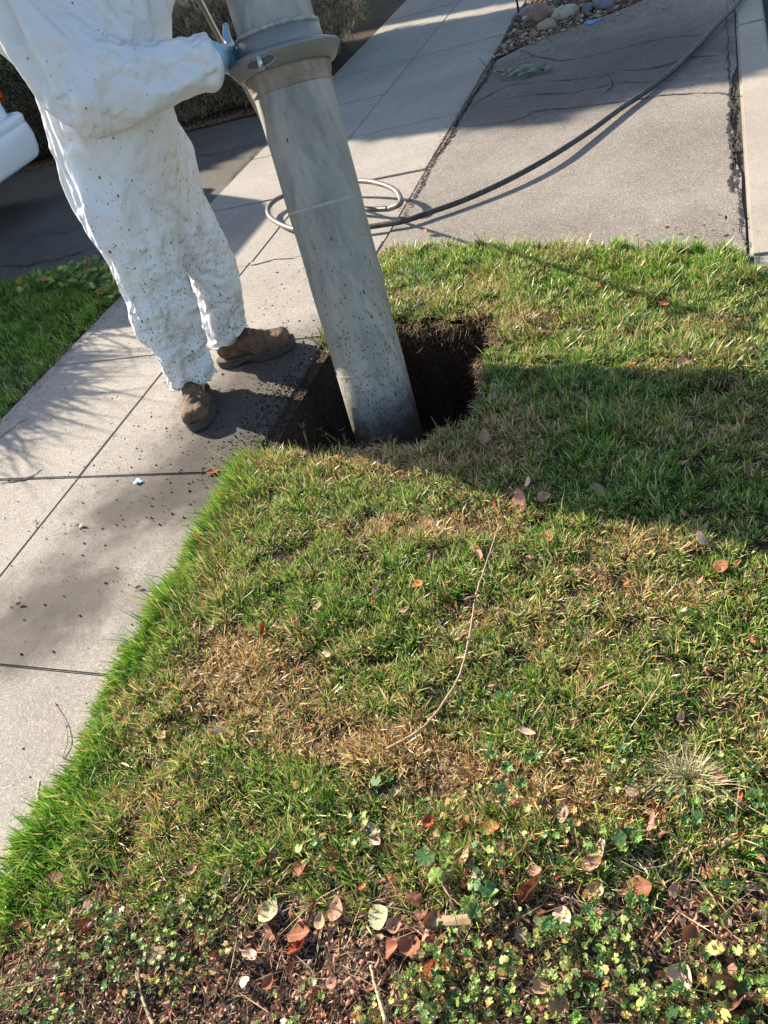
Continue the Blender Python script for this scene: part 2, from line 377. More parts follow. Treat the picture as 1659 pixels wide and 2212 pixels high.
# ------------------------------------------------------------------ the worker's coverall: cloth settled over the body
def blobmesh(caps, voxel, smooth=3, name='m'):
    "one skin grown over tapered capsules"
    bm = bmesh.new()
    for p0, p1, r0, r1 in caps:
        p0 = Vector(p0); p1 = Vector(p1); L = (p1 - p0).length; n = max(2, int(L / (min(r0, r1) * .35)) + 1)
        for k in range(n + 1):
            t = k / n; bmesh.ops.create_icosphere(bm, subdivisions=2, radius=r0 + (r1 - r0) * t, matrix=Matrix.Translation(p0.lerp(p1, t)))
    me = bpy.data.meshes.new(name); bm.to_mesh(me); bm.free(); o = bpy.data.objects.new(name, me); COL.objects.link(o)
    md = o.modifiers.new('r', 'REMESH'); md.mode = 'VOXEL'; md.voxel_size = voxel; md.use_smooth_shade = True
    if smooth: s = o.modifiers.new('s', 'SMOOTH'); s.iterations = smooth; s.factor = .6
    dg = bpy.context.evaluated_depsgraph_get(); dg.update(); e = bpy.data.meshes.new_from_object(o.evaluated_get(dg)); bpy.data.objects.remove(o); bpy.data.meshes.remove(me); return e
J = dict(hipR=(-2.05, 2.42, .98), hipL=(-1.985, 2.64, .96), kneeR=(-2.045, 2.36, .53), kneeL=(-1.975, 2.65, .53), ankR=(-2.10, 2.37, .10), ankL=(-2.03, 2.63, .15),
         pel=(-2.03, 2.52, 1.02), waist=(-1.985, 2.51, 1.20), chest=(-1.84, 2.49, 1.46), shR=(-1.95, 2.27, 1.53), shL=(-1.73, 2.71, 1.53), elR=(-1.785, 2.23, 1.285), wrR=(-1.50, 2.48, 1.21), neck=(-1.74, 2.47, 1.62),
         elL=(-1.58, 2.98, 1.52), wrL=(-1.60, 2.80, 1.58))
J = {k: np.array(v) for k, v in J.items()}
def mid(a, b, t): return tuple(J[a] * (1 - t) + J[b] * t)
GARMENT = [(J['hipR'], J['kneeR'], .175, .135), (J['kneeR'], J['ankR'] + (0, 0, .01), .135, .108), (J['hipL'], J['kneeL'], .155, .122), (J['kneeL'], J['ankL'], .122, .108),
           (J['pel'], J['waist'], .225, .235), (J['waist'], J['chest'], .235, .225), (J['chest'], J['shR'], .19, .13), (J['chest'], J['shL'], .19, .13), (J['chest'], J['neck'], .16, .09),
           (J['shR'], J['elR'], .135, .12), (J['elR'], mid('elR', 'wrR', .6), .112, .080), (mid('elR', 'wrR', .6), mid('elR', 'wrR', .93), .078, .078),
           (J['shL'], J['elL'], .12, .095), (J['elL'], mid('elL', 'wrL', .8), .095, .07)]
COLLIDER = [(J['hipR'], J['kneeR'], .125, .085), (J['kneeR'], J['ankR'], .085, .07), (J['hipL'], J['kneeL'], .125, .085), (J['kneeL'], J['ankL'], .085, .07),
           (J['pel'], J['waist'], .175, .175), (J['waist'], J['chest'], .175, .18), (J['chest'], J['shR'], .16, .10), (J['chest'], J['shL'], .16, .10), (J['chest'], J['neck'], .12, .07),
           (J['shR'], J['elR'], .085, .065), (J['elR'], J['wrR'], .062, .045), (J['shL'], J['elL'], .085, .065), (J['elL'], J['wrL'], .062, .045)]
def pinw(p):
    p = np.array(p)
    if p[2] < (.085 if p[1] > 2.505 else .045): return 1.0
    if p[2] > 1.60: return 1.0
    d = np.linalg.norm(p - (J['wrR']))
    if d < .05: return 1.0
    if np.linalg.norm(p - J['wrL']) < .09: return 1.0
    return 0
def settle_suit(frames=42):
    gm = blobmesh(GARMENT, .0168, 2, 'garment'); body = blobmesh(COLLIDER, .03, 1, 'inner')
    bo = bpy.data.objects.new('inner', body); COL.objects.link(bo); bo.modifiers.new('c', 'COLLISION'); bo.collision.thickness_outer = .004; bo.collision.cloth_friction = 12
    go = bpy.data.objects.new('garment', gm); COL.objects.link(go); vg = go.vertex_groups.new(name='pin')
    for v in gm.vertices:
        if pinw(v.co) > 0: vg.add([v.index], 1.0, 'REPLACE')
    vl = go.vertex_groups.new(name='legs')
    for v in gm.vertices: vl.add([v.index], float(min(1, max(0, (1.05 - v.co.z) / .3))), 'REPLACE')
    c = go.modifiers.new('cloth', 'CLOTH'); s = c.settings
    s.quality = 8; s.mass = .12; s.tension_stiffness = 30; s.compression_stiffness = 30; s.shear_stiffness = 12; s.bending_stiffness = 1.0
    s.tension_damping = 8; s.compression_damping = 8; s.shear_damping = 8; s.bending_damping = .5; s.air_damping = 2
    s.vertex_group_mass = 'pin'; s.pin_stiffness = 1; s.shrink_min = -.07; s.shrink_max = -.018; s.vertex_group_shrink = 'legs'; s.use_pressure = True; s.uniform_pressure_force = 1.0
    c.collision_settings.distance_min = .004; c.collision_settings.collision_quality = 3; c.collision_settings.use_self_collision = True; c.collision_settings.self_distance_min = .004
    sc.frame_end = 60; c.point_cache.frame_end = 60
    for f in range(1, frames + 1): sc.frame_set(f)
    dg = bpy.context.evaluated_depsgraph_get(); e = bpy.data.meshes.new_from_object(go.evaluated_get(dg))
    V = np.zeros(len(e.vertices) * 3, np.float32); e.vertices.foreach_get('co', V)
    F = np.zeros(len(e.loops), np.int32); e.loops.foreach_get('vertex_index', F)
    bpy.data.objects.remove(go); bpy.data.objects.remove(bo); bpy.data.meshes.remove(e); sc.frame_set(1)
    return V.reshape(-1, 3).astype(float), F.reshape(-1, 4)
SV, SF = settle_suit()
nV, nF = len(SV), len(SF)

# ------------------------------------------------------------------ grass
M_grass = tinted('grass_blades', .38, .33, .5)
M_leafy = tinted('green_leaves', .42, .35, .45)
M_dead = tinted('dead_leaves', .8, .15, .12)
M_straw = tinted('dry_straw', .7, .15, .2)

def blades(root, L, az, lean0, lean1, width, col, twist=None):
    n = len(L); tw = RNG.uniform(-1.1, 1.1, n) if twist is None else twist
    h = np.stack([np.cos(az), np.sin(az), np.zeros(n)], -1); up = np.array([0, 0, 1.])
    wv = np.stack([-np.sin(az + tw), np.cos(az + tw), np.zeros(n)], -1) * (width / 2)[:, None]
    p1 = root + (h * np.sin(lean0)[:, None] + up * np.cos(lean0)[:, None]) * (L * .5)[:, None]
    p2 = p1 + (h * np.sin(lean1)[:, None] + up * np.cos(lean1)[:, None]) * (L * .5)[:, None]
    V = np.stack([root - wv * .8, root + wv * .8, p1 - wv, p1 + wv, p2], 1)
    b = (np.arange(n) * 5)[:, None]
    F = np.concatenate([b + [0, 1, 3], b + [0, 3, 2], b + [2, 3, 4]], 1).reshape(-1, 3)
    C = np.repeat(col[:, None, :], 5, 1) * np.array([.28, .28, .85, .85, 1.55])[None, :, None] * (np.array([1.1, .95, .85]) ** np.array([1, 1, 0, 0, 0])[:, None])[None]  # brownish bases darkened further to paint shade into the gaps; tips lightened
    return V.reshape(-1, 3), F, C.reshape(-1, 3)
def join(parts):
    VV = []; FF = []; CC = []; o = 0
    for V, F, C in parts: VV.append(V); FF.append(F + o); CC.append(C); o += len(V)
    return np.concatenate(VV), np.concatenate(FF), np.concatenate(CC)
def gauss(x, y, p, s, sy=None):
    return np.exp(-((x - p[0]) ** 2 / s ** 2 + (y - p[1]) ** 2 / (sy or s) ** 2))
def pick(k, cols):
    return np.array(cols)[k]
def front(x):      # where the lawn gives way to weeds and bare soil
    return .20 + (x + 1.62) * .27 + .05 * (fbm(x * 5, x * 0 + 3, 21) - .5)
BR = [(gp(500, 1430), .16, .10), (gp(500, 1430), .13, .08), (gp(600, 1500), .26, .10), (gp(740, 1620), .26, .06), (gp(850, 1600), .15, .04), (gp(470, 1560), .1, .06), (gp(1150, 1700), .3, .04), (gp(640, 1990), .1, .04), (gp(840, 990), .22, .07), (gp(1080, 960), .16, .1), (gp(960, 1010), .3, .05),
      (gp(1010, 705), .2, .08), (gp(1170, 700), .12, .06), (gp(1440, 1180), .25, .06), (gp(1420, 1290), .2, .05), (gp(1250, 1750), .3, .04), (gp(1480, 720), .25, .05), (gp(900, 1150), .3, .05)]
def brownness(x, y):
    b = .95 * fbm(x * 3.2, y * 5, 31, 4) + .30 * fbm(x * 11, y * 14, 32, 3) - .50
    for p, s, sy in BR: b = b + .42 * gauss(x, y, p, s, sy)
    return b
def lushness(x, y):
    l = np.exp(-np.clip(x - (X_R - .02), 0, 9) / .10) * (y < 1.95) * 1.1 + .7 * gauss(x, y, (-1.55, .42), .22, .28)
    l = l + .55 * (y > 2.85) * (fbm(x * 3, y * 3, 41) + .1) + .35 * gauss(x, y, (-.3, 2.9), .5, .5) + .3 * gauss(x, y, (-.45, 1.9), .45, .3)
    l = l + .3 * np.clip(fbm(x * 2.5, y * 3.5, 43, 3) - .48, 0, 1) * 4
    return l
def lawn(nt, x0, x1, y0, y1, per, keep, edge_over=0, rmin=.010):
    tx = RNG.uniform(x0, x1, nt); ty = RNG.uniform(y0, y1, nt)
    k = keep(tx, ty); tx = tx[k]; ty = ty[k]; nt = len(tx)
    thr = RNG.normal(0, .13, nt); br = brownness(tx, ty) + thr; lu = lushness(tx, ty) + RNG.normal(0, .08, nt)
    tl = RNG.uniform(.55, 1.25, nt) + 1.1 * np.clip(fbm(tx * 10, ty * 10, 47, 2) - .5, -.3, 1)
    i = np.repeat(np.arange(nt), per); n = len(i)
    a = RNG.uniform(0, 2 * math.pi, n); r = np.abs(RNG.normal(0, rmin, n))
    x = tx[i] + np.cos(a) * r; y = ty[i] + np.sin(a) * r
    lush = np.clip(lu[i] + .45 * (tx[i] < X_L), 0, 1.3); brn = br[i] + RNG.normal(0, .15, n) - .35 * (tx[i] < X_L)
    L = (.020 + .024 * RNG.random(n) ** 1.2 + .040 * lush * RNG.random(n)) * tl[i]
    L = np.where(RNG.random(n) < .05, L * 1.6, L)
    az = a + RNG.normal(0, .7, n)
    # lean of whole patches, as a mower and feet leave it
    pa = fbm(tx * 4, ty * 4, 51)[i] * 14
    bx = np.cos(az) + .3 * np.cos(pa); by = np.sin(az) + .3 * np.sin(pa)
    le = np.clip(1 - (x - X_R) / .16, 0, 1) * (y < 1.98) * (x > X_R - .1)
    bx = bx - 1.3 * le; by = by - .5 * le
    az = np.arctan2(by, bx)
    lean0 = np.clip(RNG.normal(.50, .32, n) + .25 * (brn > .35), .02, 1.45); lean1 = np.clip(lean0 + np.abs(RNG.normal(.35, .3, n)), 0, 1.75)
    W = (.0015 + .0024 * RNG.random(n)) * (1 + .35 * np.clip(lush, 0, 1))
    z = soilz(x, y) - .004
    G = [(.06, .19, .012), (.12, .29, .02), (.20, .32, .04), (.36, .42, .09), (.07, .14, .04), (.50, .50, .20)]
    D = [(.58, .36, .15), (.60, .43, .22), (.42, .22, .08), (.66, .52, .31), (.48, .38, .14), (.26, .14, .06)]
    cg = pick(np.clip((RNG.random(n) * 6 * np.where(lush > .6, .62, 1)).astype(int), 0, 5), G); cb = pick(RNG.integers(0, 6, n), D)
    f = np.clip((brn - .02) * 2.0, 0.04, .93) * np.clip(1.1 - .75 * lush, .04, 1)
    pickb = RNG.random(n) < f
    col = np.where(pickb[:, None], cb, cg) * RNG.uniform(.75, 1.2, (n, 1))
    return blades(np.stack([x, y, z], -1), L, az, lean0, lean1, W, col)

def keep_park(x, y):
    far = 3.60 + (x - X_R) * -.34 + .03 * (fbm(x * 14, x * 0, 61) - .5)
    k = (x > X_R - .025 + .03 * (y < .8) + .03 * (fbm(y * 9, y * 0, 62) - .5)) & (x < np.where(y < 2.85, .19, .09) + .04 * (fbm(y * 9, y * 0 + 4, 63) - .5)) & (y < far)
    # the rim of the hole is trodden bare towards the pavement
    k &= ~inpoly(x, y, HOLE) & ~((x < -1.50 + .05 * RNG.random(len(x))) & (y > 1.93) & (y < 2.62))
    k &= ~((x < -1.42) & (y > 2.62) & (y < 3.75) & (x < X_R + .035))
    f = front(x); p = np.clip((y - f) / .10 + .5, 0, 1) ** 1.5
    p = np.maximum(p, ((x < -1.25) & (y > .12)) * np.clip((y - .12 - (x + 1.6) * .55) * 4, 0, .9))
    return k & (RNG.random(len(x)) < p)
def keep_left(x, y):
    e = X_L + .03 - .05 * fbm(y * 7, y * 0, 64)
    return (x < e) & (y < 4.03 + .05 * (fbm(x * 8, x * 0, 65) - .5)) & (x > -6.2)
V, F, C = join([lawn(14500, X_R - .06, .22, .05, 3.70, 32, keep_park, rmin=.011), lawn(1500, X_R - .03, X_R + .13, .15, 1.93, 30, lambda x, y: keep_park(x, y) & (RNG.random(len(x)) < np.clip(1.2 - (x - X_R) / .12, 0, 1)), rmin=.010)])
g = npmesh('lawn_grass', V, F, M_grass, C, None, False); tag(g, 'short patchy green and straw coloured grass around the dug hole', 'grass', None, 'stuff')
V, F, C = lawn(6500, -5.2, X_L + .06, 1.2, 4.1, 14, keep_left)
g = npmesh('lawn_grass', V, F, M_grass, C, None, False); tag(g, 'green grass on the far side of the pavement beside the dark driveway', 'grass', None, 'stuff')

# loose dry thatch lying on and between the blades, and straw on the bare soil
def straw(n, x0, x1, y0, y1, keep, L0, L1, cols, zoff, w0=.0010, w1=.0024, flat=1.35):
    x = RNG.uniform(x0, x1, n); y = RNG.uniform(y0, y1, n); k = keep(x, y); x = x[k]; y = y[k]; n = len(x)
    L = L0 + (L1 - L0) * RNG.random(n) ** 2; az = RNG.uniform(0, 2 * math.pi, n)
    l0 = np.clip(RNG.normal(flat, .22, n), .5, 1.62); l1 = np.clip(l0 + RNG.normal(.1, .25, n), .6, 1.8)
    z = soilz(x, y) + zoff * RNG.random(n)
    col = pick(RNG.integers(0, len(cols), n), cols) * RNG.uniform(.7, 1.15, (n, 1))
    return blades(np.stack([x, y, z], -1), L, az, l0, l1, RNG.uniform(w0, w1, n), col)
TAN = [(.42, .30, .17), (.52, .42, .27), (.30, .19, .10), (.22, .12, .06), (.36, .22, .12)]
RUST = [(.42, .22, .14), (.32, .15, .10), (.50, .32, .22), (.18, .09, .05), (.58, .44, .31)]
P = [straw(15000, X_R - .02, .12, .3, 3.6, lambda x, y: keep_park(x, y) & (RNG.random(len(x)) < np.clip(brownness(x, y) * 1.6, .05, 1)), .012, .05, TAN, .022),
     straw(24000, X_R, .16, -.1, .95, lambda x, y: (y < front(x) + .12) & (x > X_R + .02), .006, .045, RUST + TAN, .010),
     straw(700, X_R, .16, -.1, .8, lambda x, y: (y < front(x) + .10), .04, .14, TAN, .02, .0012, .003, 1.45)]
V, F, C = join(P)
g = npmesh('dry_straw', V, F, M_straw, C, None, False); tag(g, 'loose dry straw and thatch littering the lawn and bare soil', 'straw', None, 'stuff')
# dry roots and torn thatch hanging round the rim of the hole
rx = []; 
for _ in range(6000):
    i = random.randrange(nr); p = ring[i]
    if p[0] < -1.5: continue
    rx.append((p[0] + random.gauss(0, .012) - (p[0] - cxh) * .03, p[1] + random.gauss(0, .012) - (p[1] - cyh) * .03, random.uniform(-.10, .012) if random.random() < .6 else random.uniform(-.02, .015), math.atan2(cyh - p[1], cxh - p[0]) + random.gauss(0, .9)))
rx = np.array(rx); n = len(rx)
V, F, C = blades(rx[:, :3], RNG.uniform(.015, .06, n), rx[:, 3], np.clip(RNG.normal(1.3, .5, n), .1, 2.6), np.clip(RNG.normal(2.0, .6, n), .2, 3.0), RNG.uniform(.0008, .0022, n), pick(RNG.integers(0, 5, n), [(.26, .17, .09), (.36, .26, .14), (.16, .10, .055), (.10, .065, .035), (.46, .35, .2)]))
g = npmesh('turf_roots', V, F, M_straw, C, None, False); tag(g, 'dry torn roots fringing the rim of the dug hole', 'roots', None, 'stuff')

# crumbs of soil thrown over the pavement, mulch on the bare strip
def crumbs(n, fx, size, cols, name, label, mat):
    pts = []
    bm = bmesh.new(); bmesh.ops.create_icosphere(bm, subdivisions=1, radius=1); bv = np.array([v.co[:] for v in bm.verts]); bf = np.array([[v.index for v in f.verts] for f in bm.faces]); bm.free()
    P = fx(n); n = len(P); s = size(n, P); j = RNG.uniform(.6, 1.35, (n, len(bv), 1))
    V = bv[None] * j * s[:, None, None] * RNG.uniform(.6, 1.3, (n, 1, 3)); V[..., 2] *= .6
    V = V + P[:, None, :] + np.stack([np.zeros(n), np.zeros(n), s * .3], -1)[:, None, :]
    F = (bf[None] + (np.arange(n) * len(bv))[:, None, None]).reshape(-1, 3)
    C = np.repeat((pick(RNG.integers(0, len(cols), n), cols) * RNG.uniform(.7, 1.2, (n, 1)))[:, None, :], len(bv), 1).reshape(-1, 3)
    g = npmesh(name, V.reshape(-1, 3), F, mat, C, None, False); return tag(g, label, 'soil crumbs', None, 'stuff')
M_crumb = tinted('soil_crumbs', .95, 0, .1)
def path_crumbs(n):
    a = np.concatenate([RNG.normal((-1.70, 2.30), (.10, .26), (n // 2, 2)), RNG.normal((-1.85, 2.25), (.35, .6), (n // 4, 2)), np.stack([RNG.uniform(-3.2, -1.7, n // 4), RNG.uniform(.3, 3.6, n // 4)], -1)])
    k = (a[:, 0] < -1.57) & (a[:, 0] > X_L + .03); a = a[k]; return np.concatenate([a, np.zeros((len(a), 1))], 1)
crumbs(3200, path_crumbs, lambda n, P: np.abs(RNG.normal(.0012, .0014, n)) + .0008 + .0016 * (np.abs(P[:, 0] + 1.62) < .1) * RNG.random(n), [(.03, .02, .014), (.05, .035, .024), (.02, .015, .01), (.09, .06, .04)], 'soil_crumbs', 'dark crumbs of dug soil scattered over the pavement beside the hole', M_crumb)
def mulch(n):
    x = RNG.uniform(X_R, .16, n); y = RNG.uniform(-.1, .95, n); k = (y < front(x) + .10) & (x > X_R + .06); x = x[k]; y = y[k]; return np.stack([x, y, soilz(x, y)], -1)
crumbs(16000, mulch, lambda n, P: np.abs(RNG.normal(.002, .0018, n)) + .001, [(.28, .14, .10), (.10, .06, .04), (.46, .27, .19), (.52, .32, .24), (.14, .07, .05), (.46, .17, .13)], 'soil_crumbs', 'coarse crumbs of red brown soil on the bare strip in front', M_crumb)
def rim(n):
    i = RNG.integers(0, nr, n); R_ = np.array(ring)[i][:, :2] + RNG.normal(0, .018, (n, 2)); k = R_[:, 0] > -1.50; R_ = R_[k]
    ins = inpoly(R_[:, 0], R_[:, 1], HOLE); return np.concatenate([R_, np.where(ins, RNG.uniform(-.06, -.01, len(R_)), soilz(R_[:, 0], R_[:, 1]))[:, None]], 1)
crumbs(2600, rim, lambda n, P: np.abs(RNG.normal(.003, .002, n)) + .001, [(.04, .027, .018), (.02, .014, .01), (.075, .05, .033)], 'soil_crumbs', 'loose dark soil along the rim of the dug hole', M_crumb)

# ------------------------------------------------------------------ mallow weeds
def mallow_shape(lobes=6, m=5):
    n = lobes * m; V = [(0, 0, 0)]; C = [1.15]; F = []
    span = math.radians(320)
    for ring_, rr in enumerate((.45, .8, 1.0)):
        for i in range(n + 1):
            t = i / n; a = -span / 2 + span * t; ph = (t * lobes) % 1; sc_ = math.sin(math.pi * ph)
            r = rr * (1 - .17 * (1 - sc_) * (rr ** 2)) * (1 - .10 * abs(t - .5) * 2)
            if ring_ == 2 and i % 2: r *= .95
            fold = (.22 * abs(math.cos(math.pi * ph)) - .11) * rr
            V.append((r * math.cos(a), r * math.sin(a), fold + .22 * rr ** 2)); C.append(1.22 if ph < .05 or ph > .95 else .9 + .1 * rr)
    k = n + 1
    for i in range(n): F.append((0, 1 + i, 2 + i))
    for j in range(2):
        for i in range(n):
            a = 1 + j * k + i; b = a + k; F += [(a, b, b + 1), (a, b + 1, a + 1)]
    return np.array(V), np.array(F), np.array(C)
MAL = [mallow_shape(5), mallow_shape(6), mallow_shape(7)]
def rotm(az, tilt, spin):
    ca, sa = np.cos(az), np.sin(az); ct, st = np.cos(tilt), np.sin(tilt); cs, ss = np.cos(spin), np.sin(spin)
    A = np.array([[ca, -sa, 0], [sa, ca, 0], [0, 0, 1]]); B = np.array([[ct, 0, st], [0, 1, 0], [-st, 0, ct]]); Cc = np.array([[cs, -ss, 0], [ss, cs, 0], [0, 0, 1]])
    return A @ B @ Cc
MG = [(.15, .28, .06), (.22, .34, .07), (.085, .19, .055), (.31, .40, .10), (.42, .44, .13), (.06, .14, .045)]
MY = [(.36, .27, .07), (.42, .24, .08), (.30, .26, .09)]
def stem_strip(p0, p1, w=.0011, col=(.12, .17, .05)):
    p0 = np.array(p0, float); p1 = np.array(p1, float); mid = (p0 + p1) / 2 + np.array([0, 0, .25 * np.linalg.norm(p1 - p0) * .3])
    V = []
    for p in (p0, mid, p1): V += [p + (w, 0, 0), p + (-w / 2, w * .9, 0), p + (-w / 2, -w * .9, 0)]
    F = [];
    for s_ in (0, 3):
        for i in range(3):
            j = (i + 1) % 3; F += [(s_ + i, s_ + j, s_ + j + 3), (s_ + i, s_ + j + 3, s_ + i + 3)]
    return np.array(V), np.array(F), np.tile(col, (9, 1))
def mallow_leaf(c, size, tilt, base=None, col=None):
    V, F, sh = MAL[random.randrange(3)]
    R_ = rotm(random.uniform(0, 6.283), tilt, random.uniform(0, 6.283))
    col = np.array(col if col is not None else (random.choice(MY) if random.random() < .18 else random.choice(MG)))
    edge = np.clip((np.linalg.norm(V[:, :2], axis=1) - .7) * 2, 0, 1)[:, None] * (random.random() < .35)
    cc = col * sh[:, None] * random.uniform(.8, 1.15); cc = cc * (1 - edge) + edge * np.array((.34, .26, .10))
    S = V * np.array([1, random.uniform(.85, 1), random.uniform(-.6, 2.6)]) * size
    out_ = [((S @ R_.T) + np.array(c), F, cc)]
    if base is not None: out_.append(stem_strip(base, c, .0012 if size > .012 else .0008))
    return out_
def mallow_clump(cx_, cy_, n, spread, s0, s1, zb=None, hmax=.065):
    P = []; z0 = float(soilz(cx_, cy_)) if zb is None else zb
    for _ in range(n):
        a = random.uniform(0, 6.283); r = spread * math.sqrt(random.random()); x = cx_ + r * math.cos(a); y = cy_ + r * math.sin(a)
        b = (cx_ + random.gauss(0, spread * .25), cy_ + random.gauss(0, spread * .25), z0)
        P += mallow_leaf((x, y, z0 + random.uniform(.010, hmax)), random.uniform(s0, s1), random.gauss(0, .75), b)
    return P
def imgspots(poly, n, rnd):
    xs_ = [p[0] for p in poly]; ys_ = [p[1] for p in poly]; o = []
    while len(o) < n:
        x = rnd.uniform(min(xs_), max(xs_)); y = rnd.uniform(min(ys_), max(ys_))
        if inpoly([x], [y], poly)[0]: o.append(gp(x, y))
    return o
rr = random.Random(5); P = []
for zone, n, (s0, s1) in (([(860, 1700), (1659, 1640), (1720, 2260), (760, 2260), (960, 2060), (960, 1900)], 46, (.004, .011)), ([(0, 2000), (480, 1950), (640, 2010), (420, 2110), (160, 2260), (-20, 2260)], 34, (.004, .009)),
                          ([(900, 2060), (1500, 1980), (1659, 1940), (1720, 2260), (900, 2260)], 46, (.004, .011)), ([(660, 1740), (900, 1800), (860, 1960), (640, 1900)], 6, (.006, .012)), ([(40, 2080), (900, 2080), (900, 2240), (60, 2260)], 9, (.004, .009))):
    for p in imgspots(zone, n, rr): P += mallow_clump(p.x, p.y, rr.randint(6, 13), .05, s0, s1)
V, F, C = join(P); o = npmesh('mallow_weeds', V, F, M_leafy, C); tag(o, 'low mallow weeds with small scalloped green leaves over the bare soil', 'weeds', None, 'stuff')
P = []
for x, y in ((225, 592), (248, 605), (200, 598), (175, 606), (150, 612), (262, 622), (236, 620), (120, 618), (210, 612), (255, 640), (90, 625), (190, 622)):
    p = gp(x, y); P += mallow_clump(p.x, p.y, 16, .12, .016, .032, 0, .10)
V, F, C = join(P); o = npmesh('mallow_weeds', V, F, M_leafy, C); tag(o, 'leafy green weeds along the edge of the dark driveway', 'weeds', None, 'stuff')

# single mallow plants that stand out of the mat
M_stemm = plain('green_stem', (.11, .16, .05), .5)
for k, (x, y, s, n, lab) in enumerate([
    (963, 1888, .027, 4, 'large dark green mallow leaf cluster left of the pink oval leaf'), (1052, 1965, .025, 5, 'dark green mallow plant below the rolled brown leaf'),
    (1357, 1840, .020, 4, 'mallow plant beside the upright curled brown leaf'), (1110, 1712, .021, 3, 'mallow leaves above the orange leaf on the shaded grass'),
    (1147, 1652, .017, 4, 'bright mallow rosette near the lower end of the dry twig'), (1060, 1645, .015, 4, 'small mallow rosette right of the dry twig end'),
    (1012, 1550, .014, 3, 'pair of pale green mallow leaves growing by the dry twig'), (1102, 1530, .015, 2, 'upright mallow leaf in the lawn above the rosettes'),
    (1200, 2030, .019, 6, 'mallow plant growing under the long pink leaf'), (1280, 2005, .018, 5, 'mallow plant with cupped leaves right of the long pink leaf'),
    (270, 2125, .017, 3, 'single green mallow in bare red soil at the lower left'), (1385, 1985, .016, 5, 'mallow plant left of the yellow leaf'),
    (845, 1705, .017, 2, 'mallow leaf lying over the olive brown leaf'), (1350, 1650, .014, 3, 'small mallow at the right edge of the weeds'), (1500, 1790, .014, 4, 'mallow beneath the pale dry grass tuft')]):
    p = gp(x, y); z0 = float(soilz(p.x, p.y)); t = empty('mallow_plant', (p.x, p.y, z0), lab, 'weed', 'mallow plants standing out of the weeds')
    for j in range(n):
        a = 6.283 * j / n + random.uniform(-.5, .5); r = s * random.uniform(.5, 1.5) if n > 1 else 0
        c = (p.x + r * math.cos(a), p.y + r * math.sin(a), z0 + random.uniform(.03, .055)); q = mallow_leaf(c, s * .85 * random.uniform(.7, 1.05), random.gauss(.15, .3), None, random.choice(MG[:3] + MG[2:3]))
        npmesh('leaf', *q[0][:2], M_leafy, q[0][2], t); sV, sF, sC = stem_strip((p.x, p.y, z0), c, .0013)
        npmesh('stem', sV, sF, M_stemm, None, t)

# ------------------------------------------------------------------ fallen leaves
LC = dict(pink=(.54, .28, .20), palepink=(.68, .49, .38), dullpink=(.40, .23, .16), red=(.38, .075, .035), orange=(.50, .17, .07), brown=(.20, .10, .065), rust=(.30, .12, .07), tan=(.50, .33, .20), pale=(.66, .54, .42), olive=(.26, .25, .13), yellow=(.52, .48, .16), palegreen=(.46, .46, .28), grey=(.34, .25, .18), teal=(.10, .20, .15))
def leaf_mesh(L, W, col, curl, cup, seed, torn=0):
    r = random.Random(seed); nu, nv = 13, 9; V = []; C = []; F = []; col = np.array(col)
    spots = [(r.random(), r.uniform(-.8, .8), r.uniform(.03, .08)) for _ in range(r.randint(2, 6))]
    wob = r.uniform(-.12, .12); c2 = np.array([col[0] * .55 + .02, col[1] * .45 + .01, col[2] * .5])
    for i in range(nu):
        t = i / (nu - 1); wd = W * .5 * (math.sin(math.pi * t ** .8) ** .62) * (1 - .35 * t ** 3) + 1e-4
        if t > .93: wd *= .55
        for j in range(nv):
            v = (j / (nv - 1) - .5) * 2; e = abs(v)
            x = (t - .5) * L; y = v * wd + wob * L * (t - .5) ** 2 * 2
            if torn and e > .9: y *= 1 - torn * r.random() * .5
            z = curl * L * ((t - .5) ** 2 * 2 - .25) + cup * W * (v * v - .3) * math.sin(math.pi * t) - .012 * L * math.exp(-(v * 5) ** 2) + r.gauss(0, .006) * L + .03 * L * math.sin(v * 4 + t * 9 + seed) * e
            V.append((x, y, z))
            f = .22 * r.random() + .3 * max(0, e - .7)
            for a, b, s_ in spots:
                if (t - a) ** 2 + ((v - b) * .5) ** 2 < s_ ** 2: f = .85
            cc = col * (1 - f) + c2 * f
            if abs(v) < .01: cc = cc * .7 + np.array((.55, .42, .30)) * .3
            elif (i + abs(j - 4)) % 3 == 0: cc = cc * 1.08
            C.append(cc * .85)
    for i in range(nu - 1):
        for j in range(nv - 1):
            a = i * nv + j; F += [(a, a + nv, a + nv + 1), (a, a + nv + 1, a + 1)]
    # petiole
    o = len(V); pw = .0009
    for k in range(3):
        px_ = -L * .5 - k * L * .11; pz = V[4][2] + .02 * L * k * k * .5
        V += [(px_, pw, pz), (px_, -pw, pz), (px_, 0, pz + pw)]; C += [col * .7] * 3
    for k in range(2):
        for i in range(3):
            a = o + k * 3 + i; b = o + k * 3 + (i + 1) % 3; F += [(a, b, b + 3), (a, b + 3, a + 3)]
    return np.array(V), np.array(F), np.array(C)
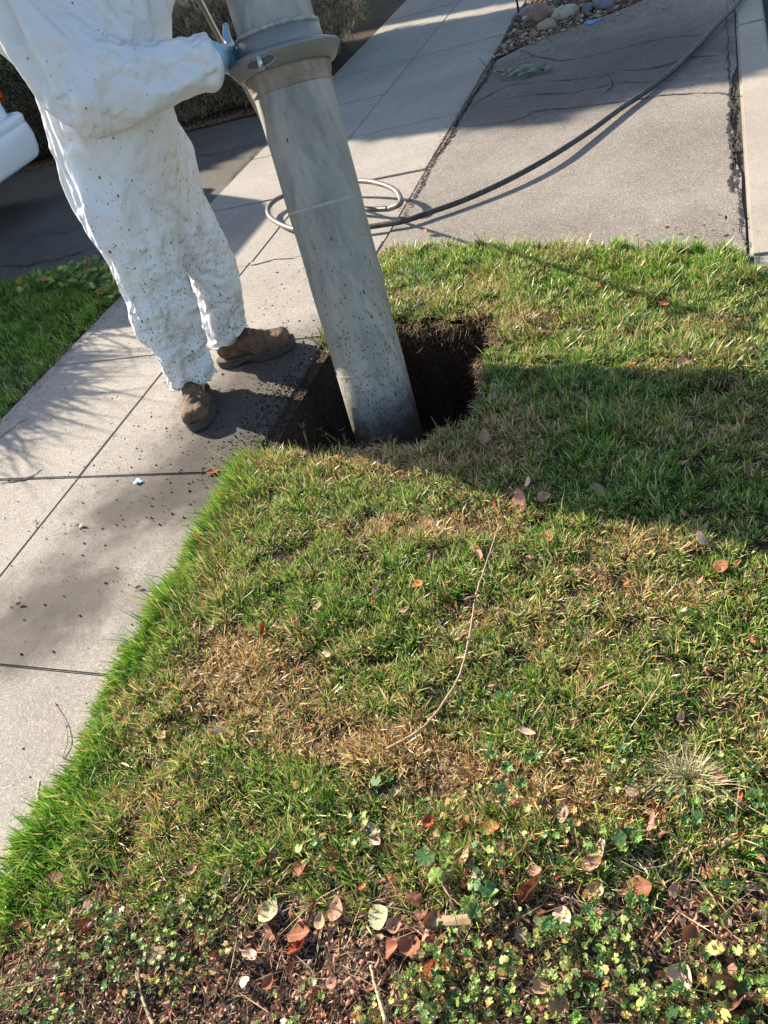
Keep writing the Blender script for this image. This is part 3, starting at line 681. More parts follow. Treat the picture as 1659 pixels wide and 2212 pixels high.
# x, y, length and width in photo units, direction in the picture, colour, curl, label
LEAVES = [
 (1121,1085,46,36,80,'pink',.1,'large pink oval fallen leaf standing in the lawn, right of the hole'),
 (1176,1076,32,24,10,'pink',.2,'smaller pink leaf just right of the large pink oval leaf'),
 (1296,1062,38,16,-50,'olive',.3,'folded olive green leaf at the edge of the shadow'),
 (1139,1043,20,14,60,'pale',.5,'pale cream leaf above the large pink oval leaf'),
 (1068,1084,18,6,85,'red',.4,'thin red leaf sliver left of the large pink oval leaf'),
 (1236,1130,24,14,30,'dullpink',.4,'dull pink leaf half sunk in grass below the pair of pink leaves'),
 (1181,1163,36,18,-15,'orange',.4,'orange brown curled leaf in the lawn below the pair of pink leaves'),
 (1034,1195,44,13,-55,'pink',.3,'narrow pink leaf left of the upper end of the dry twig'),
 (904,1264,28,20,-10,'orange',.2,'orange red leaf on the grass in the middle of the lawn'),
 (968,1259,26,9,-10,'orange',.4,'small slim orange leaf right of the orange red leaf'),
 (807,1301,20,12,40,'red',.2,'small deep red leaf below the dull pink scrap'), (810,1271,18,9,70,'dullpink',.4,'dull pink scrap of leaf above the small deep red leaf'),
 (875,1317,32,16,10,'tan',.5,'crumpled tan leaf below the orange red leaf'), (1517,1166,38,30,15,'palepink',.2,'pale tan pink leaf in sunlit grass near the right edge'),
 (1558,1227,38,28,-60,'rust',.3,'dark rust leaf below the pale tan pink leaf'), (1512,1256,24,8,40,'pink',.5,'small twisted pink leaf left of the dark rust leaf'),
 (1140,1583,42,14,-18,'palepink',.2,'long pale pink leaf lying above the mallow rosette'), (1476,1320,20,10,20,'pale',.4,'pale scrap of leaf in the lawn far right'),
 (1471,1550,24,14,80,'tan',.5,'tan leaf standing upright right of the long pale pink leaf'), (843,1121,28,18,60,'rust',.5,'rust coloured leaf caught in the lawn below the hole'),
 (1434,657,28,20,80,'orange',.2,'bright orange leaf in the sunny grass beyond the hole'), (1397,541,22,14,60,'pale',.3,'pale leaf at the far grass edge by the concrete'),
 (1442,616,26,12,70,'tan',.4,'tan leaf above the bright orange leaf'), (1099,647,20,9,10,'orange',.4,'small orange leaf beyond the hole'),
 (1476,783,30,18,5,'pink',.2,'pink leaf on sunny grass just above the shadow'), (1365,791,24,16,0,'orange',.3,'orange pink leaf on the edge of the shadow'),
 (1047,945,28,24,80,'dullpink',.1,'dull pink leaf in the shade at the right corner of the hole'), (1337,934,24,12,70,'brown',.4,'dark brown leaf in the shaded grass'),
 (1476,1001,30,14,-10,'pink',.2,'pink leaf in the shaded grass at right'), (1064,859,24,20,60,'grey',.5,'crumpled grey leaf at the right rim of the hole'),
 (1181,713,30,14,-30,'brown',.4,'dark brown leaf in the grass above the shadow'), (1293,621,14,10,40,'red',.4,'tiny red leaf in the far grass'),
 (919,499,16,10,-20,'orange',.4,'small orange leaf by the black hose at the grass tip'),
 (462,1022,32,14,15,'red',.2,'flat pinkish red leaf on dirty pavement near the lawn edge'), (475,1080,18,10,40,'pale',.5,'pale curled leaf where lawn meets pavement'),
 (174,1137,18,12,10,'pale',.5,'small pale leaf casting a shadow on the pavement'), (78,1127,13,6,50,'brown',.5,'small brown leaf at the left of the pavement'),
 (45,1306,13,8,10,'brown',.5,'small brown leaf curl in the grey painted shade on the pavement'), (302,1271,16,9,10,'brown',.5,'brown leaf curl on open pavement near the crack'),
 (273,1403,38,28,60,'pale',.3,'large pale pink petal like leaf on the pavement joint'),
 (535,1196,22,12,-40,'red',.3,'bright red leaf in green grass near the pavement'), (570,1359,30,14,80,'red',.4,'vivid orange red leaf standing in the brown patch'),
 (639,1339,24,16,20,'rust',.3,'rust leaf right of the vivid orange red leaf'), (458,1353,34,14,55,'tan',.7,'curled tan leaf near the lawn edge'), (418,1353,24,9,70,'tan',.6,'slim tan leaf left of the curled tan leaf'),
 (708,1416,36,18,-60,'palepink',.3,'pinkish white leaf poking out of the brown patch'), (688,1310,30,14,30,'grey',.4,'grey brown leaf above the pinkish white leaf'),
 (243,1509,24,12,15,'tan',.3,'pale tan leaf at the grass fringe beside the pavement'), (270,1559,32,22,60,'rust',.2,'deep red brown leaf under the long green fringe'),
 (354,1592,30,18,-60,'tan',.3,'tan brown leaf right of the deep red brown leaf'), (480,1580,36,12,5,'pale',.4,'cream leaf lying flat left of the brown patch'),
 (118,1903,60,34,15,'brown',.2,'large brown leaf behind long grass at the lower left corner'), (52,1995,40,26,10,'rust',.3,'rust brown leaf below the large brown leaf'),
 (28,1932,36,20,20,'brown',.3,'dark brown leaf at the left edge of the frame'), (190,1955,36,22,50,'grey',.5,'grey brown curled leaf in the dark grass'),
 (189,1998,40,30,60,'red',.3,'dark red leaf under the curled grey brown leaf'), (250,1985,40,28,10,'olive',.3,'olive leaf right of the dark red leaf'),
 (225,1925,42,20,50,'brown',.4,'brown curled leaf deep in the shaded grass'), (417,1880,34,18,30,'dullpink',.4,'dull pink leaf on the shaded front grass'),
 (492,1898,34,15,80,'palegreen',.3,'pale green leaf upright in dark grass'), (398,1943,34,16,30,'pale',.4,'cream folded leaf at the front of the grass'),
 (582,1967,74,40,75,'palegreen',.3,'large pale green leaf lying over a pink brown one'), (582,2012,50,36,60,'pink',.3,'pink brown leaf under the large pale green leaf'),
 (441,2022,54,28,75,'orange',.3,'orange tan leaf standing on the bare soil'), (545,2064,48,20,-25,'palepink',.6,'crinkled pale pink leaf on bare soil'),
 (648,2018,54,42,10,'rust',.2,'wide rust leaf right of the pink brown leaf'), (642,2048,48,30,30,'red',.3,'red speckled leaf below the wide rust leaf'),
 (692,1990,40,24,75,'tan',.3,'tan leaf between the rust leaf and the tall pink brown leaf'), (727,1965,60,34,80,'dullpink',.3,'tall pink brown leaf left of the pale green mallow'),
 (820,1981,56,46,20,'palegreen',.2,'round pale green leaf in front centre'), (785,1916,26,12,30,'orange',.4,'small orange leaf in the weeds front centre'),
 (808,1808,66,24,-65,'palepink',.4,'long bleached pink leaf on the shaded front grass'), (725,1853,36,18,-60,'rust',.4,'dark rust leaf left of the long bleached pink leaf'),
 (595,1848,34,20,70,'brown',.4,'brown leaf half hidden in the shaded front grass'), (650,1875,44,30,20,'rust',.3,'reddish brown leaf sunk in the dark front grass'),
 (530,2122,34,24,-30,'palepink',.5,'pale pink folded leaf at the lower edge'), (717,2122,34,22,80,'pink',.5,'pink leaf striped by straw at the lower edge'),
 (583,2122,44,22,60,'rust',.5,'rust leaf at the lower edge between two pink leaves'), (345,2060,50,24,10,'grey',.4,'grey brown leaf on the small weeds at left'), (53,2092,44,18,50,'brown',.4,'brown leaf among the weeds at the far lower left'),
 (927,1773,32,24,60,'red',.4,'dark red leaf in the shaded weeds'), (1063,1790,42,30,0,'orange',.2,'orange brown leaf with a grass shadow across it'), (1110,1736,36,16,-20,'rust',.3,'rust leaf under the upper mallow leaves'),
 (1173,1731,32,28,70,'dullpink',.2,'dull pink leaf in deep shade of the weeds'), (1217,1761,40,30,50,'grey',.2,'grey brown leaf right of the dull pink shaded leaf'), (1367,1708,36,26,70,'grey',.2,'dark grey brown leaf left of the dry grass tuft'),
 (1553,1685,52,30,-20,'brown',.3,'brown leaf half under the dry grass tuft'), (1597,1720,18,14,30,'orange',.4,'small orange leaf right of the dry grass tuft'), (856,1710,44,18,10,'olive',.3,'olive brown leaf in the shaded front grass'),
 (1083,1830,34,16,70,'dullpink',.4,'narrow pink brown leaf in the weeds'), (1004,1852,42,24,60,'tan',.4,'tan leaf right of the bright mallow'), (1034,1895,38,30,-10,'palepink',.15,'pink oval leaf right of the dark green mallow'),
 (1299,1832,58,36,0,'palepink',.3,'large pale pink round leaf beside the curled brown leaf'), (1277,1868,52,26,0,'dullpink',.3,'dusky pink leaf under the large pale pink round leaf'),
 (1337,1818,90,14,62,'rust',.15,'long upright curled brown leaf'), (1146,1922,92,20,38,'rust',.2,'long rolled brown leaf lying on the soil'), (1157,1882,40,18,0,'dullpink',.3,'dark pink leaf behind the rolled brown leaf'),
 (1290,1923,34,32,60,'tan',.2,'pale tan round leaf in front of the dusky pink leaf'), (1383,1922,64,46,0,'rust',.15,'broad red brown leaf in shadow at right'), (1408,1775,50,12,75,'pink',.3,'slim pink leaf below the dark grey brown leaf'),
 (1457,1922,36,20,70,'pink',.5,'torn pink leaf right of the broad red brown leaf'), (1449,1953,18,14,10,'orange',.3,'tiny red orange leaf below the torn pink leaf'), (1217,1985,66,36,-55,'palepink',.3,'long pink leaf with a mallow leaf over it'),
 (853,2001,36,28,20,'dullpink',.3,'greyish pink leaf touching the round pale green leaf'), (897,1942,40,30,60,'rust',.3,'rust leaf above the stack of red brown leaves'), (908,1977,36,24,10,'brown',.3,'brown leaf on top of the stack of red brown leaves'),
 (935,1990,50,34,75,'rust',.3,'sunlit rust leaf of the stack with a shadow across it'), (848,2050,46,38,10,'rust',.1,'left one of the two round rust leaves on the soil'), (889,2045,56,46,75,'rust',.1,'biggest round rust leaf on the soil'),
 (941,2038,46,38,-60,'rust',.15,'rust leaf right of the biggest round rust leaf'), (933,2095,44,40,10,'red',.2,'dark red leaf below the stack of rust leaves'), (1493,2021,50,36,70,'rust',.2,'red brown leaf left of the yellow leaf'),
 (1542,2051,58,44,-75,'yellow',.15,'yellow oval leaf at the lower right'), (1471,2108,56,48,60,'palepink',.15,'tan pink leaf dappled by shadow at the lower right'), (1572,2149,84,60,20,'brown',.1,'very large brown leaf in the lower right corner'),
 (1209,2170,50,48,60,'pink',.1,'round brownish pink leaf at the lower edge'), (1170,2138,40,34,0,'tan',.1,'tan brown leaf above the round brownish pink leaf'), (1222,2118,50,36,0,'brown',.2,'brown leaf tucked under yellowing mallow'),
 (1129,2021,36,24,50,'grey',.3,'grey brown leaf left of the mallow front right'), (1370,2078,40,30,80,'olive',.2,'olive brown leaf standing in the mallow'), (1583,2095,30,20,50,'pink',.4,'pink leaf above the very large brown leaf'),
 (1058,2155,50,10,75,'orange',.3,'slim orange leaf at the lower edge'), (1506,2190,44,34,-30,'orange',.3,'orange brown leaf at the lower edge right'), (1600,2200,44,30,10,'rust',.3,'rust leaf in the bottom right corner'), (927,2196,44,30,10,'palepink',.4,'faded pink leaf cut by the bottom edge'), (840,1395,10,7,0,'red',.3,'tiny crimson leaf fragment in the lawn'),
]
for k, (x, y, l, wd, ang, cn, curl, lab) in enumerate(LEAVES):
    p = gp(x, y); onpath = p.x < X_R - .02
    s = pxs(p); z = .003 if onpath else float(soilz(p.x, p.y)) + (.020 if p.y > float(front(p.x)) + .05 else .015)
    if not onpath: p = gp(x, y, z)
    q = gp(x + 20 * math.cos(math.radians(ang)), y - 20 * math.sin(math.radians(ang)), z); az = math.atan2(q.y - p.y, q.x - p.x)
    stretch = (q - p).length / (20 * s)
    L = l * s * min(stretch, 1.35) * .98; W = wd * s * 1.12
    V, F, C = leaf_mesh(L, W, LC[cn], curl * random.uniform(.5, 1), random.uniform(-.1, .35) if l < 80 else 1.2, k, .4 * (k % 5 == 0))
    tilt = random.gauss(0, .3) + (.25 if not onpath else 0); roll = random.gauss(0, .25) * (0.3 if onpath else 1)
    if onpath: tilt = .05
    R_ = np.array((Matrix.Rotation(az, 3, 'Z') @ Matrix.Rotation(-tilt, 3, 'Y') @ Matrix.Rotation(roll, 3, 'X')))
    V = V @ R_.T
    if onpath: z = .003 - V[:, 2].min()
    o = npmesh('fallen_leaf', V, F, M_dead, C); o.location = (p.x, p.y, z + (0 if onpath else .006)); tag(o, lab, 'leaf', 'fallen leaves on lawn, soil and pavement')
# many little broken bits of leaf in the litter
P = []
for _ in range(1700):
    if random.random() < .75: x = random.uniform(X_R + .05, .14); y = random.uniform(0, float(front(x)) + .18)
    else: x = random.uniform(X_R + .1, .08); y = random.uniform(.5, 3.4)
    if inpoly([x], [y], HOLE)[0]: continue
    V, F, C = leaf_mesh(random.uniform(.010, .030), random.uniform(.006, .016), LC[random.choice(['rust', 'brown', 'tan', 'pink', 'grey', 'rust', 'tan', 'orange', 'dullpink'])], random.uniform(-.6, .9), random.uniform(-.5, .8), random.randrange(9999), .8)
    R_ = rotm(random.uniform(0, 6.28), random.gauss(0, .5), random.uniform(0, 6.28)); P.append((V @ R_.T + np.array((x, y, float(soilz(x, y)) + random.uniform(.004, .022))), F, C))
V, F, C = join(P); tag(npmesh('leaf_litter', V, F, M_dead, C), 'broken bits of dry leaves littering soil and lawn', 'leaf litter', None, 'stuff')

# twigs and sticks
def stick(name, pix, r0, r1, z, col, label, cat='twig', lift=.0, branches=()):
    base = [gp(a, b, 0) for a, b in pix]; pts = spline([(p.x, p.y, (float(soilz(p.x, p.y)) if p.x > X_R else 0) + z + lift * math.sin(math.pi * i / (len(base) - 1))) for i, p in enumerate(base)], 8)
    pts = [p + RNG.normal(0, r0 * .35, 3) for p in pts]; rad = [r0 + (r1 - r0) * i / (len(pts) - 1) for i in range(len(pts))]
    rad = [r * random.uniform(.85, 1.2) for r in rad]
    V, F = tube(pts, rad, 7); o0 = len(V)
    for at_, dx, dy, dz, ll in branches:
        p = Vector(pts[int(at_ * (len(pts) - 1))]); v2, f2 = tube([p, p + Vector((dx, dy, dz)) * ll * .5 + Vector((0, 0, .002)), p + Vector((dx, dy, dz)) * ll], [r1, r1 * .9, r1 * .6], 5); F += [tuple(i + len(V) for i in f) for f in f2]; V += v2
    o = mk(name, V, F, plain('bark_' + cat, col, .8, noise=.6, nscale=120)); return tag(o, label, cat)
stick('dry_twig', [(1088, 1165), (1066, 1240), (1045, 1310), (1038, 1345), (1026, 1420), (1002, 1500), (960, 1565), (915, 1610), (850, 1645)], .0018, .0034, .048, (.42, .27, .17), 'long thin curved dry twig lying across the lawn', lift=.012, branches=((.32, -.4, -.5, .3, .05), (.34, .5, .2, .2, .03), (.5, -.3, .3, .3, .02)))
stick('dry_twig', [(118, 1517), (140, 1555), (150, 1600), (137, 1640)], .0011, .0016, .004, (.30, .24, .18), 'thin bent twig on the pavement at lower left', lift=.006)
stick('dry_stick', [(91, 1692), (90, 1735), (95, 1772)], .0042, .0036, .012, (.36, .30, .25), 'short grey stick on the pavement beside the grass fringe', 'stick', lift=.004)
stick('dry_twig', [(388, 1228), (350, 1290), (328, 1332)], .0014, .001, .004, (.2, .15, .1), 'dark thin twig along the pavement edge', branches=((.3, -.5, .3, .2, .05), (.6, .5, .3, .1, .05)))
stick('straw_stalk', [(311, 2100), (318, 2150), (330, 2190), (345, 2225)], .0016, .0042, .014, (.58, .42, .26), 'thick pale straw stalk on red soil at lower left', 'straw', lift=.006)
stick('straw_stalk', [(812, 2098), (825, 2150), (840, 2200), (850, 2240)], .0022, .0045, .016, (.60, .45, .29), 'thick pale straw stalk at the lower edge, centre', 'straw', lift=.004)
stick('dry_twig', [(958, 1905), (985, 1960), (1030, 1990), (1075, 2005)], .0016, .0012, .022, (.34, .22, .14), 'curved brown stem below the dark green mallow', lift=.01)
stick('dry_twig', [(1475, 1850), (1440, 1880), (1395, 1888), (1370, 1880)], .0013, .0024, .012, (.42, .34, .26), 'grey twig on the soil right of the curled leaf', branches=((.4, -.3, -.6, .1, .05), (.7, .3, -.5, .1, .04)))
stick('dry_twig', [(1440, 1490), (1405, 1545), (1365, 1600)], .0009, .0012, .04, (.52, .42, .28), 'straight pale stalk lying in the lawn at right')
stick('dry_twig', [(0, 948), (38, 920), (62, 905)], .0022, .0012, .006, (.12, .08, .06), 'dark twig on the pavement near the left edge', branches=((.5, .4, .5, .1, .06),))
stick('dry_twig', [(0, 2150), (180, 2110), (260, 2060)], .0009, .0012, .018, (.45, .34, .24), 'thin straight stem lying on the weeds at lower left')
stick('dry_twig', [(1659, 1790), (1570, 1745), (1520, 1760)], .001, .0012, .03, (.5, .4, .26), 'pale forked stem near the dry grass tuft', branches=((.5, .5, -.5, .2, .06), (.7, -.4, -.6, .1, .05)))
p = gp(982, 2008); V = []; bm = bmesh.new(); box(bm, (-.045, -.009, -.003), (.045, .009, .003), .002)
for v in bm.verts: v.co += Vector((0, random.uniform(-.004, .004), random.uniform(-.0015, .0015)))
o = mkbm('wood_chip', bm, plain('weathered_wood', (.36, .25, .15), .85, noise=.7, nscale=60), None, False); o.location = (p.x, p.y, float(soilz(p.x, p.y)) + .018); o.rotation_euler = (.1, -.1, .25); tag(o, 'flat brown wood chip beside the stack of rust leaves', 'wood chip')
# torn scrap of blue film, blue mark on the apron
def scrap(name, x, y, s, col, label, cat, z=.003, hump=.4):
    p = gp(x, y); r = random.Random(int(x)); V = []; F = []; n = 7
    for i in range(n):
        for j in range(n):
            u = (i / (n - 1) - .5); v = (j / (n - 1) - .5); V.append((u * s * (1 - .5 * v), v * s * .6 * (1 + .6 * u), z + s * hump * (.5 - abs(u)) * .5 + abs(r.gauss(0, .05)) * s))
    for i in range(n - 1):
        for j in range(n - 1): F.append((i * n + j, i * n + n + j, i * n + n + j + 1, i * n + j + 1))
    o = mk(name, V, F, plain(name + '_film', col, .4)); o.location = (p.x, p.y, 0); o.rotation_euler.z = r.uniform(0, 3); return tag(o, label, cat)
scrap('torn_glove_scrap', 299, 1042, .036, (.16, .38, .62), 'small scrap of torn blue rubber on the pavement', 'scrap')
p = gp(1280, 47); V = [(0, 0, 0)]; n = 26
for i in range(n): a = 6.283 * i / n; r = 1 + .25 * math.sin(a * 3 + 1) + random.uniform(-.12, .12); V.append((.065 * r * math.cos(a), .06 * r * math.sin(a), 0))
o = mk('paint_mark', V, [(0, i + 1, (i + 1) % n + 1) for i in range(n)], plain('blue_marking_paint', (.03, .22, .5), .6, noise=.6, nscale=60), None, False); o.location = (p.x, p.y, .003); tag(o, 'blue spray paint blot on the shaded concrete near the stones', 'paint mark')
# fan of pale dry grass at right
p = gp(1490, 1700); n = 420; a = RNG.uniform(0, 6.28, n); r = np.abs(RNG.normal(0, .035, n)); x = p.x + r * np.cos(a); y = p.y + r * np.sin(a) * .7
V, F, C = blades(np.stack([x, y, soilz(x, y)], -1), RNG.uniform(.03, .10, n), a + RNG.normal(0, .8, n), RNG.uniform(.2, 1.2, n), RNG.uniform(.8, 2.4, n), RNG.uniform(.0008, .0018, n), pick(RNG.integers(0, 4, n), [(.55, .48, .28), (.62, .56, .36), (.40, .40, .18), (.48, .36, .2)]))
tag(npmesh('grass_tuft', V, F, M_straw, C, None, False), 'pale wispy dry grass tuft among the weeds at right', 'grass tuft')
for (x0, y0, lab, n, hh) in ((700, 738, 'green grass tuft at the far left corner of the hole', 90, .09), (560, 952, 'small grass tuft at the near pavement corner of the hole', 60, .035)):
    p = gp(x0, y0); a = RNG.uniform(0, 6.28, n); r = np.abs(RNG.normal(0, .022, n)); x = p.x + r * np.cos(a); y = p.y + r * np.sin(a)
    V, F, C = blades(np.stack([x, y, np.zeros(n) - .005], -1), RNG.uniform(.4, 1, n) * hh, a, RNG.uniform(.1, .9, n), RNG.uniform(.4, 1.4, n), RNG.uniform(.0015, .003, n), pick(RNG.integers(0, 4, n), [(.07, .16, .02), (.12, .2, .04), (.2, .25, .08), (.3, .25, .1)]))
    tag(npmesh('grass_tuft', V, F, M_grass, C, None, False), lab, 'grass tuft')
# tall seed stalks at the near rim
SP = [(665, 960, 640, 940), (735, 950, 728, 935), (840, 965, 850, 945), (905, 990, 940, 985), (990, 955, 965, 890), (1010, 950, 1013, 925), (1120, 1065, 1085, 1000), (780, 975, 770, 950), (1195, 1060, 1150, 1010), (1070, 1260, 1100, 1210)]
P = []
for x0, y0, x1, y1 in SP:
    for _ in range(4):
        a_ = gp(x0 + random.gauss(0, 6), y0 + random.gauss(0, 4) + 12, 0); az = random.uniform(0, 6.28); L = random.uniform(.06, .10)
        q = blades(np.array([[a_.x, a_.y, 0]]), np.array([L]), np.array([az]), np.array([random.uniform(.05, .5)]), np.array([random.uniform(.2, .8)]), np.array([.0016]), np.array([[.42, .30, .18]])); P.append(q); tip = q[0][4]
        for b in range(3): P.append(blades(tip[None], np.array([random.uniform(.012, .026)]), np.array([az + (b - 1) * 1.3]), np.array([.9]), np.array([1.2]), np.array([.0013]), np.array([[.48, .33, .22]])))
V, F, C = join(P); tag(npmesh('seed_stalks', V, F, M_straw, C, None, False), 'thin dry forked seed stalks rising at the near rim of the hole', 'seed stalks', None, 'stuff')
# blue-dyed grass marks beyond the hole
P = []
for (x0, y0, s_, n) in ((905, 620, .11, 260), (900, 668, .05, 150), (870, 610, .06, 120), (930, 600, .05, 60), (1640, 790, .03, 40)):
    p = gp(x0, y0); x = RNG.normal(p.x, s_, n); y = RNG.normal(p.y, s_, n); P.append(blades(np.stack([x, y, soilz(x, y)], -1), RNG.uniform(.025, .05, n), RNG.uniform(0, 6.28, n), RNG.uniform(.1, .9, n), RNG.uniform(.4, 1.5, n), RNG.uniform(.0012, .0025, n), pick(RNG.integers(0, 3, n), [(.02, .16, .17), (.04, .24, .26), (.03, .14, .10)])))
V, F, C = join(P); tag(npmesh('painted_grass', V, F, M_grass, C, None, False), 'grass blades dyed blue by old marking paint beyond the hole', 'grass', None, 'stuff')

# ------------------------------------------------------------------ suction pipe
AX0 = Vector((-1.235, 2.27, -.2)); AX1 = Vector((-1.335, 2.66, 1.02)); AXD = (AX1 - AX0).normalized(); PR = .136
def onaxis(py):
    "axis point whose picture height is py"
    best = None
    for i in range(-400, 2400):
        p = AX0 + AXD * (i * .001); q = RC.T @ (np.array(p) - [0, 0, CH]); d = abs(PCY + q[1] / q[2] * FPX - py)
        if best is None or d < best[0]: best = (d, i * .001)
    return best[1]
def pipe_mat(name, rust=0, dirt=True):
    m = Nodes(name); mp = m.n('ShaderNodeMapping', i_Vector=m.co(), i_Scale=(1, 1, .14)).outputs[0]
    c = m.mix(m.ramp(m.noise(7, 5, .65, mp), [(.35, 0), (.65, 1)]), (.23, .218, .19), (.37, .35, .31))
    c = m.mix(m.ramp(m.noise(26, 4, .7, mp), [(.48, 0), (.68, .6)]), c, (.14, .132, .115))
    c = m.mix(m.ramp(m.noise(5, 3, .6), [(.55, 0), (.75, .35)]), c, (.34, .30, .22))
    sep = m.n('ShaderNodeSeparateXYZ', i_Vector=m.co()).outputs['Z']
    mp2 = m.n('ShaderNodeMapping', i_Vector=m.co(), i_Scale=(1, 1, .16)).outputs[0]
    v = m.vor(34, mp2); pk = m.ramp(v.outputs['Color'], [(.80, 0), (.81, 1)])
    c = m.mix(m.math('MULTIPLY', m.ramp(v.outputs['Distance'], [(.04, .8), (.10, 0)]), pk), c, (.48, .47, .44))     # scratches
    if dirt:
        low = m.n('ShaderNodeMapRange', i_Value=sep, i_1=.05, i_2=.75, i_3=1.0, i_4=0.06).outputs[0]
        v = m.vor(120, m.n('ShaderNodeMapping', i_Vector=m.co(), i_Scale=(1, 1, .5)).outputs[0])
        th = m.math('LESS_THAN', m.n('ShaderNodeSeparateColor', i_Color=v.outputs['Color']).outputs[0], m.math('MULTIPLY', m.math('POWER', low, 2.0), .62))
        c = m.mix(m.math('MULTIPLY', th, m.ramp(v.outputs['Distance'], [(.26, .95), (.36, 0)])), c, (.045, .030, .020))
        v = m.vor(45, m.n('ShaderNodeMapping', i_Vector=m.co(), i_Scale=(1, 1, .3), i_Rotation=(.2, .3, 0)).outputs[0])
        th = m.math('LESS_THAN', m.n('ShaderNodeSeparateColor', i_Color=v.outputs['Color']).outputs[0], m.math('MULTIPLY', low, .22))
        c = m.mix(m.math('MULTIPLY', th, m.ramp(v.outputs['Distance'], [(.12, 1), (.19, 0)])), c, (.05, .033, .022))
        mud = m.n('ShaderNodeMapRange', i_Value=m.math('ADD', sep, m.math('MULTIPLY', m.noise(18, 5, .7), .30)), i_1=.02, i_2=.24, i_3=.95, i_4=0.0).outputs[0]
        c = m.mix(mud, c, (.05, .035, .024))
    if rust: c = m.mix(m.ramp(m.noise(14, 5, .7), [(.35, 0), (.6, rust)]), c, (.20, .10, .05))
    return m.out(c, .62, m.bump(m.noise(30, 3, .6, mp), .12, .01), .25, Specular_IOR_Level=.4)
M_pipe = pipe_mat('galvanised_steel'); M_rusty = pipe_mat('rusty_flange', .55, False); M_ring = plain('clamp_steel', (.23, .23, .22), .5, .45, noise=.4, nscale=20, dark=.6)
M_weld = plain('weld_bead', (.42, .41, .38), .6, .3, noise=.7, nscale=60, bump=.8)
sc_ = onaxis(122); sTop = 2.2
pipe = empty('suction_pipe', AX0, 'big dented grey metal suction tube held upright in the dug hole', 'pipe')
def lobj(name, prof, mat, seg=96, jit=0):
    V, F = lathe(prof, AX0, AXD, seg)
    if jit: V = [v + Vector((random.gauss(0, jit), random.gauss(0, jit), random.gauss(0, jit))) for v in V]
    return mk(name, V, F, mat, pipe)
prof = [(-.12, PR - .004), (-.12, PR)] + [(-.12 + (sc_ - .10 + .12) * i / 60, PR * (1 + .006 * math.sin(i * .45) * (i > 20))) for i in range(1, 61)]
lobj('lower_tube', prof, M_pipe)
lobj('tube_lining', [(-.12, PR - .004), (sc_ - .1, PR - .004)], M_rusty)
lobj('flange', [(sc_ - .105, PR + .001), (sc_ - .10, PR + .006), (sc_ - .092, PR + .003), (sc_ - .085, PR + .004), (sc_ - .075, PR + .010), (sc_ - .04, PR + .015), (sc_ - .02, PR + .017), (sc_, PR + .017)], M_rusty, 96, .0004)
ring_ = [(sc_ - .044, PR + .016), (sc_ - .046, PR + .030), (sc_ - .043, PR + .034), (sc_ - .004, PR + .060), (sc_ + .000, PR + .061), (sc_ + .004, PR + .058), (sc_ + .014, PR + .034), (sc_ + .015, PR + .028), (sc_ + .010, PR + .024), (sc_ + .006, PR + .014)]
lobj('clamp_ring', ring_, M_ring)
lobj('collar', [(sc_, PR + .012), (sc_ + .022, PR + .010), (sc_ + .068, PR + .007), (sc_ + .07, PR + .002)], M_ring)
lobj('weld', [(sc_ + .064, PR + .002), (sc_ + .068, PR + .010), (sc_ + .075, PR + .010), (sc_ + .081, PR + .001)], M_weld, 160, .0011)
lobj('upper_tube', [(sc_ + .07, PR - .002), (sTop, PR - .002), (sTop, PR - .008), (sc_ + .07, PR - .008)], pipe_mat('upper_tube_steel', 0, False))
for pyy, rr_ in ((440, .0011), (790, .0006)):
    s_ = onaxis(pyy); lobj('weld', [(s_ - .005, PR), (s_ - .002, PR + rr_ * 1.5), (s_ + .002, PR + rr_ * 1.5), (s_ + .005, PR)], M_weld if pyy < 500 else M_pipe, 160, .0003)
# clamp latch: an oval slotted lug with a bolt, on the camera side of the ring
bx_ = (Vector((0, 0, CH)) - (AX0 + AXD * sc_)); nrm_ = (bx_ - AXD * bx_.dot(AXD)).normalized(); side = AXD.cross(nrm_)      # side points to the picture's right
ang = math.radians(-24); dl = (nrm_ * math.cos(ang) + side * math.sin(ang)); tl = AXD.cross(dl)
cL = AX0 + AXD * (sc_ - .022) + dl * (PR + .050)
V, F = tube([cL + tl * (.052 * math.cos(a)) + AXD * (.0185 * math.sin(a)) + dl * (.006 + .010 * math.cos(a) ** 2 * -1) for a in [6.2832 * k / 36 for k in range(37)]], .0045, 8, False)
lat = mk('latch', V, F, M_ring, pipe)
V = []; n = 36
for k in range(n): a = 6.2832 * k / n; V.append(cL + tl * (.050 * math.cos(a)) + AXD * (.0165 * math.sin(a)) + dl * .002)
mk('latch_slot', V, [tuple(range(n))], plain('slot_dark', (.10, .085, .07), .9, noise=.4), lat, False)
V, F = tube([cL - AXD * .022 + dl * .006, cL + AXD * .018 + dl * .006], .0095, 14); mk('bolt', V, F, plain('zinc_bolt', (.55, .54, .50), .35, .8), lat)
V, F = tube([cL - AXD * .026 + dl * .006, cL - AXD * .019 + dl * .006], .0125, 6); mk('nut', V, F, M_ring, lat, False)

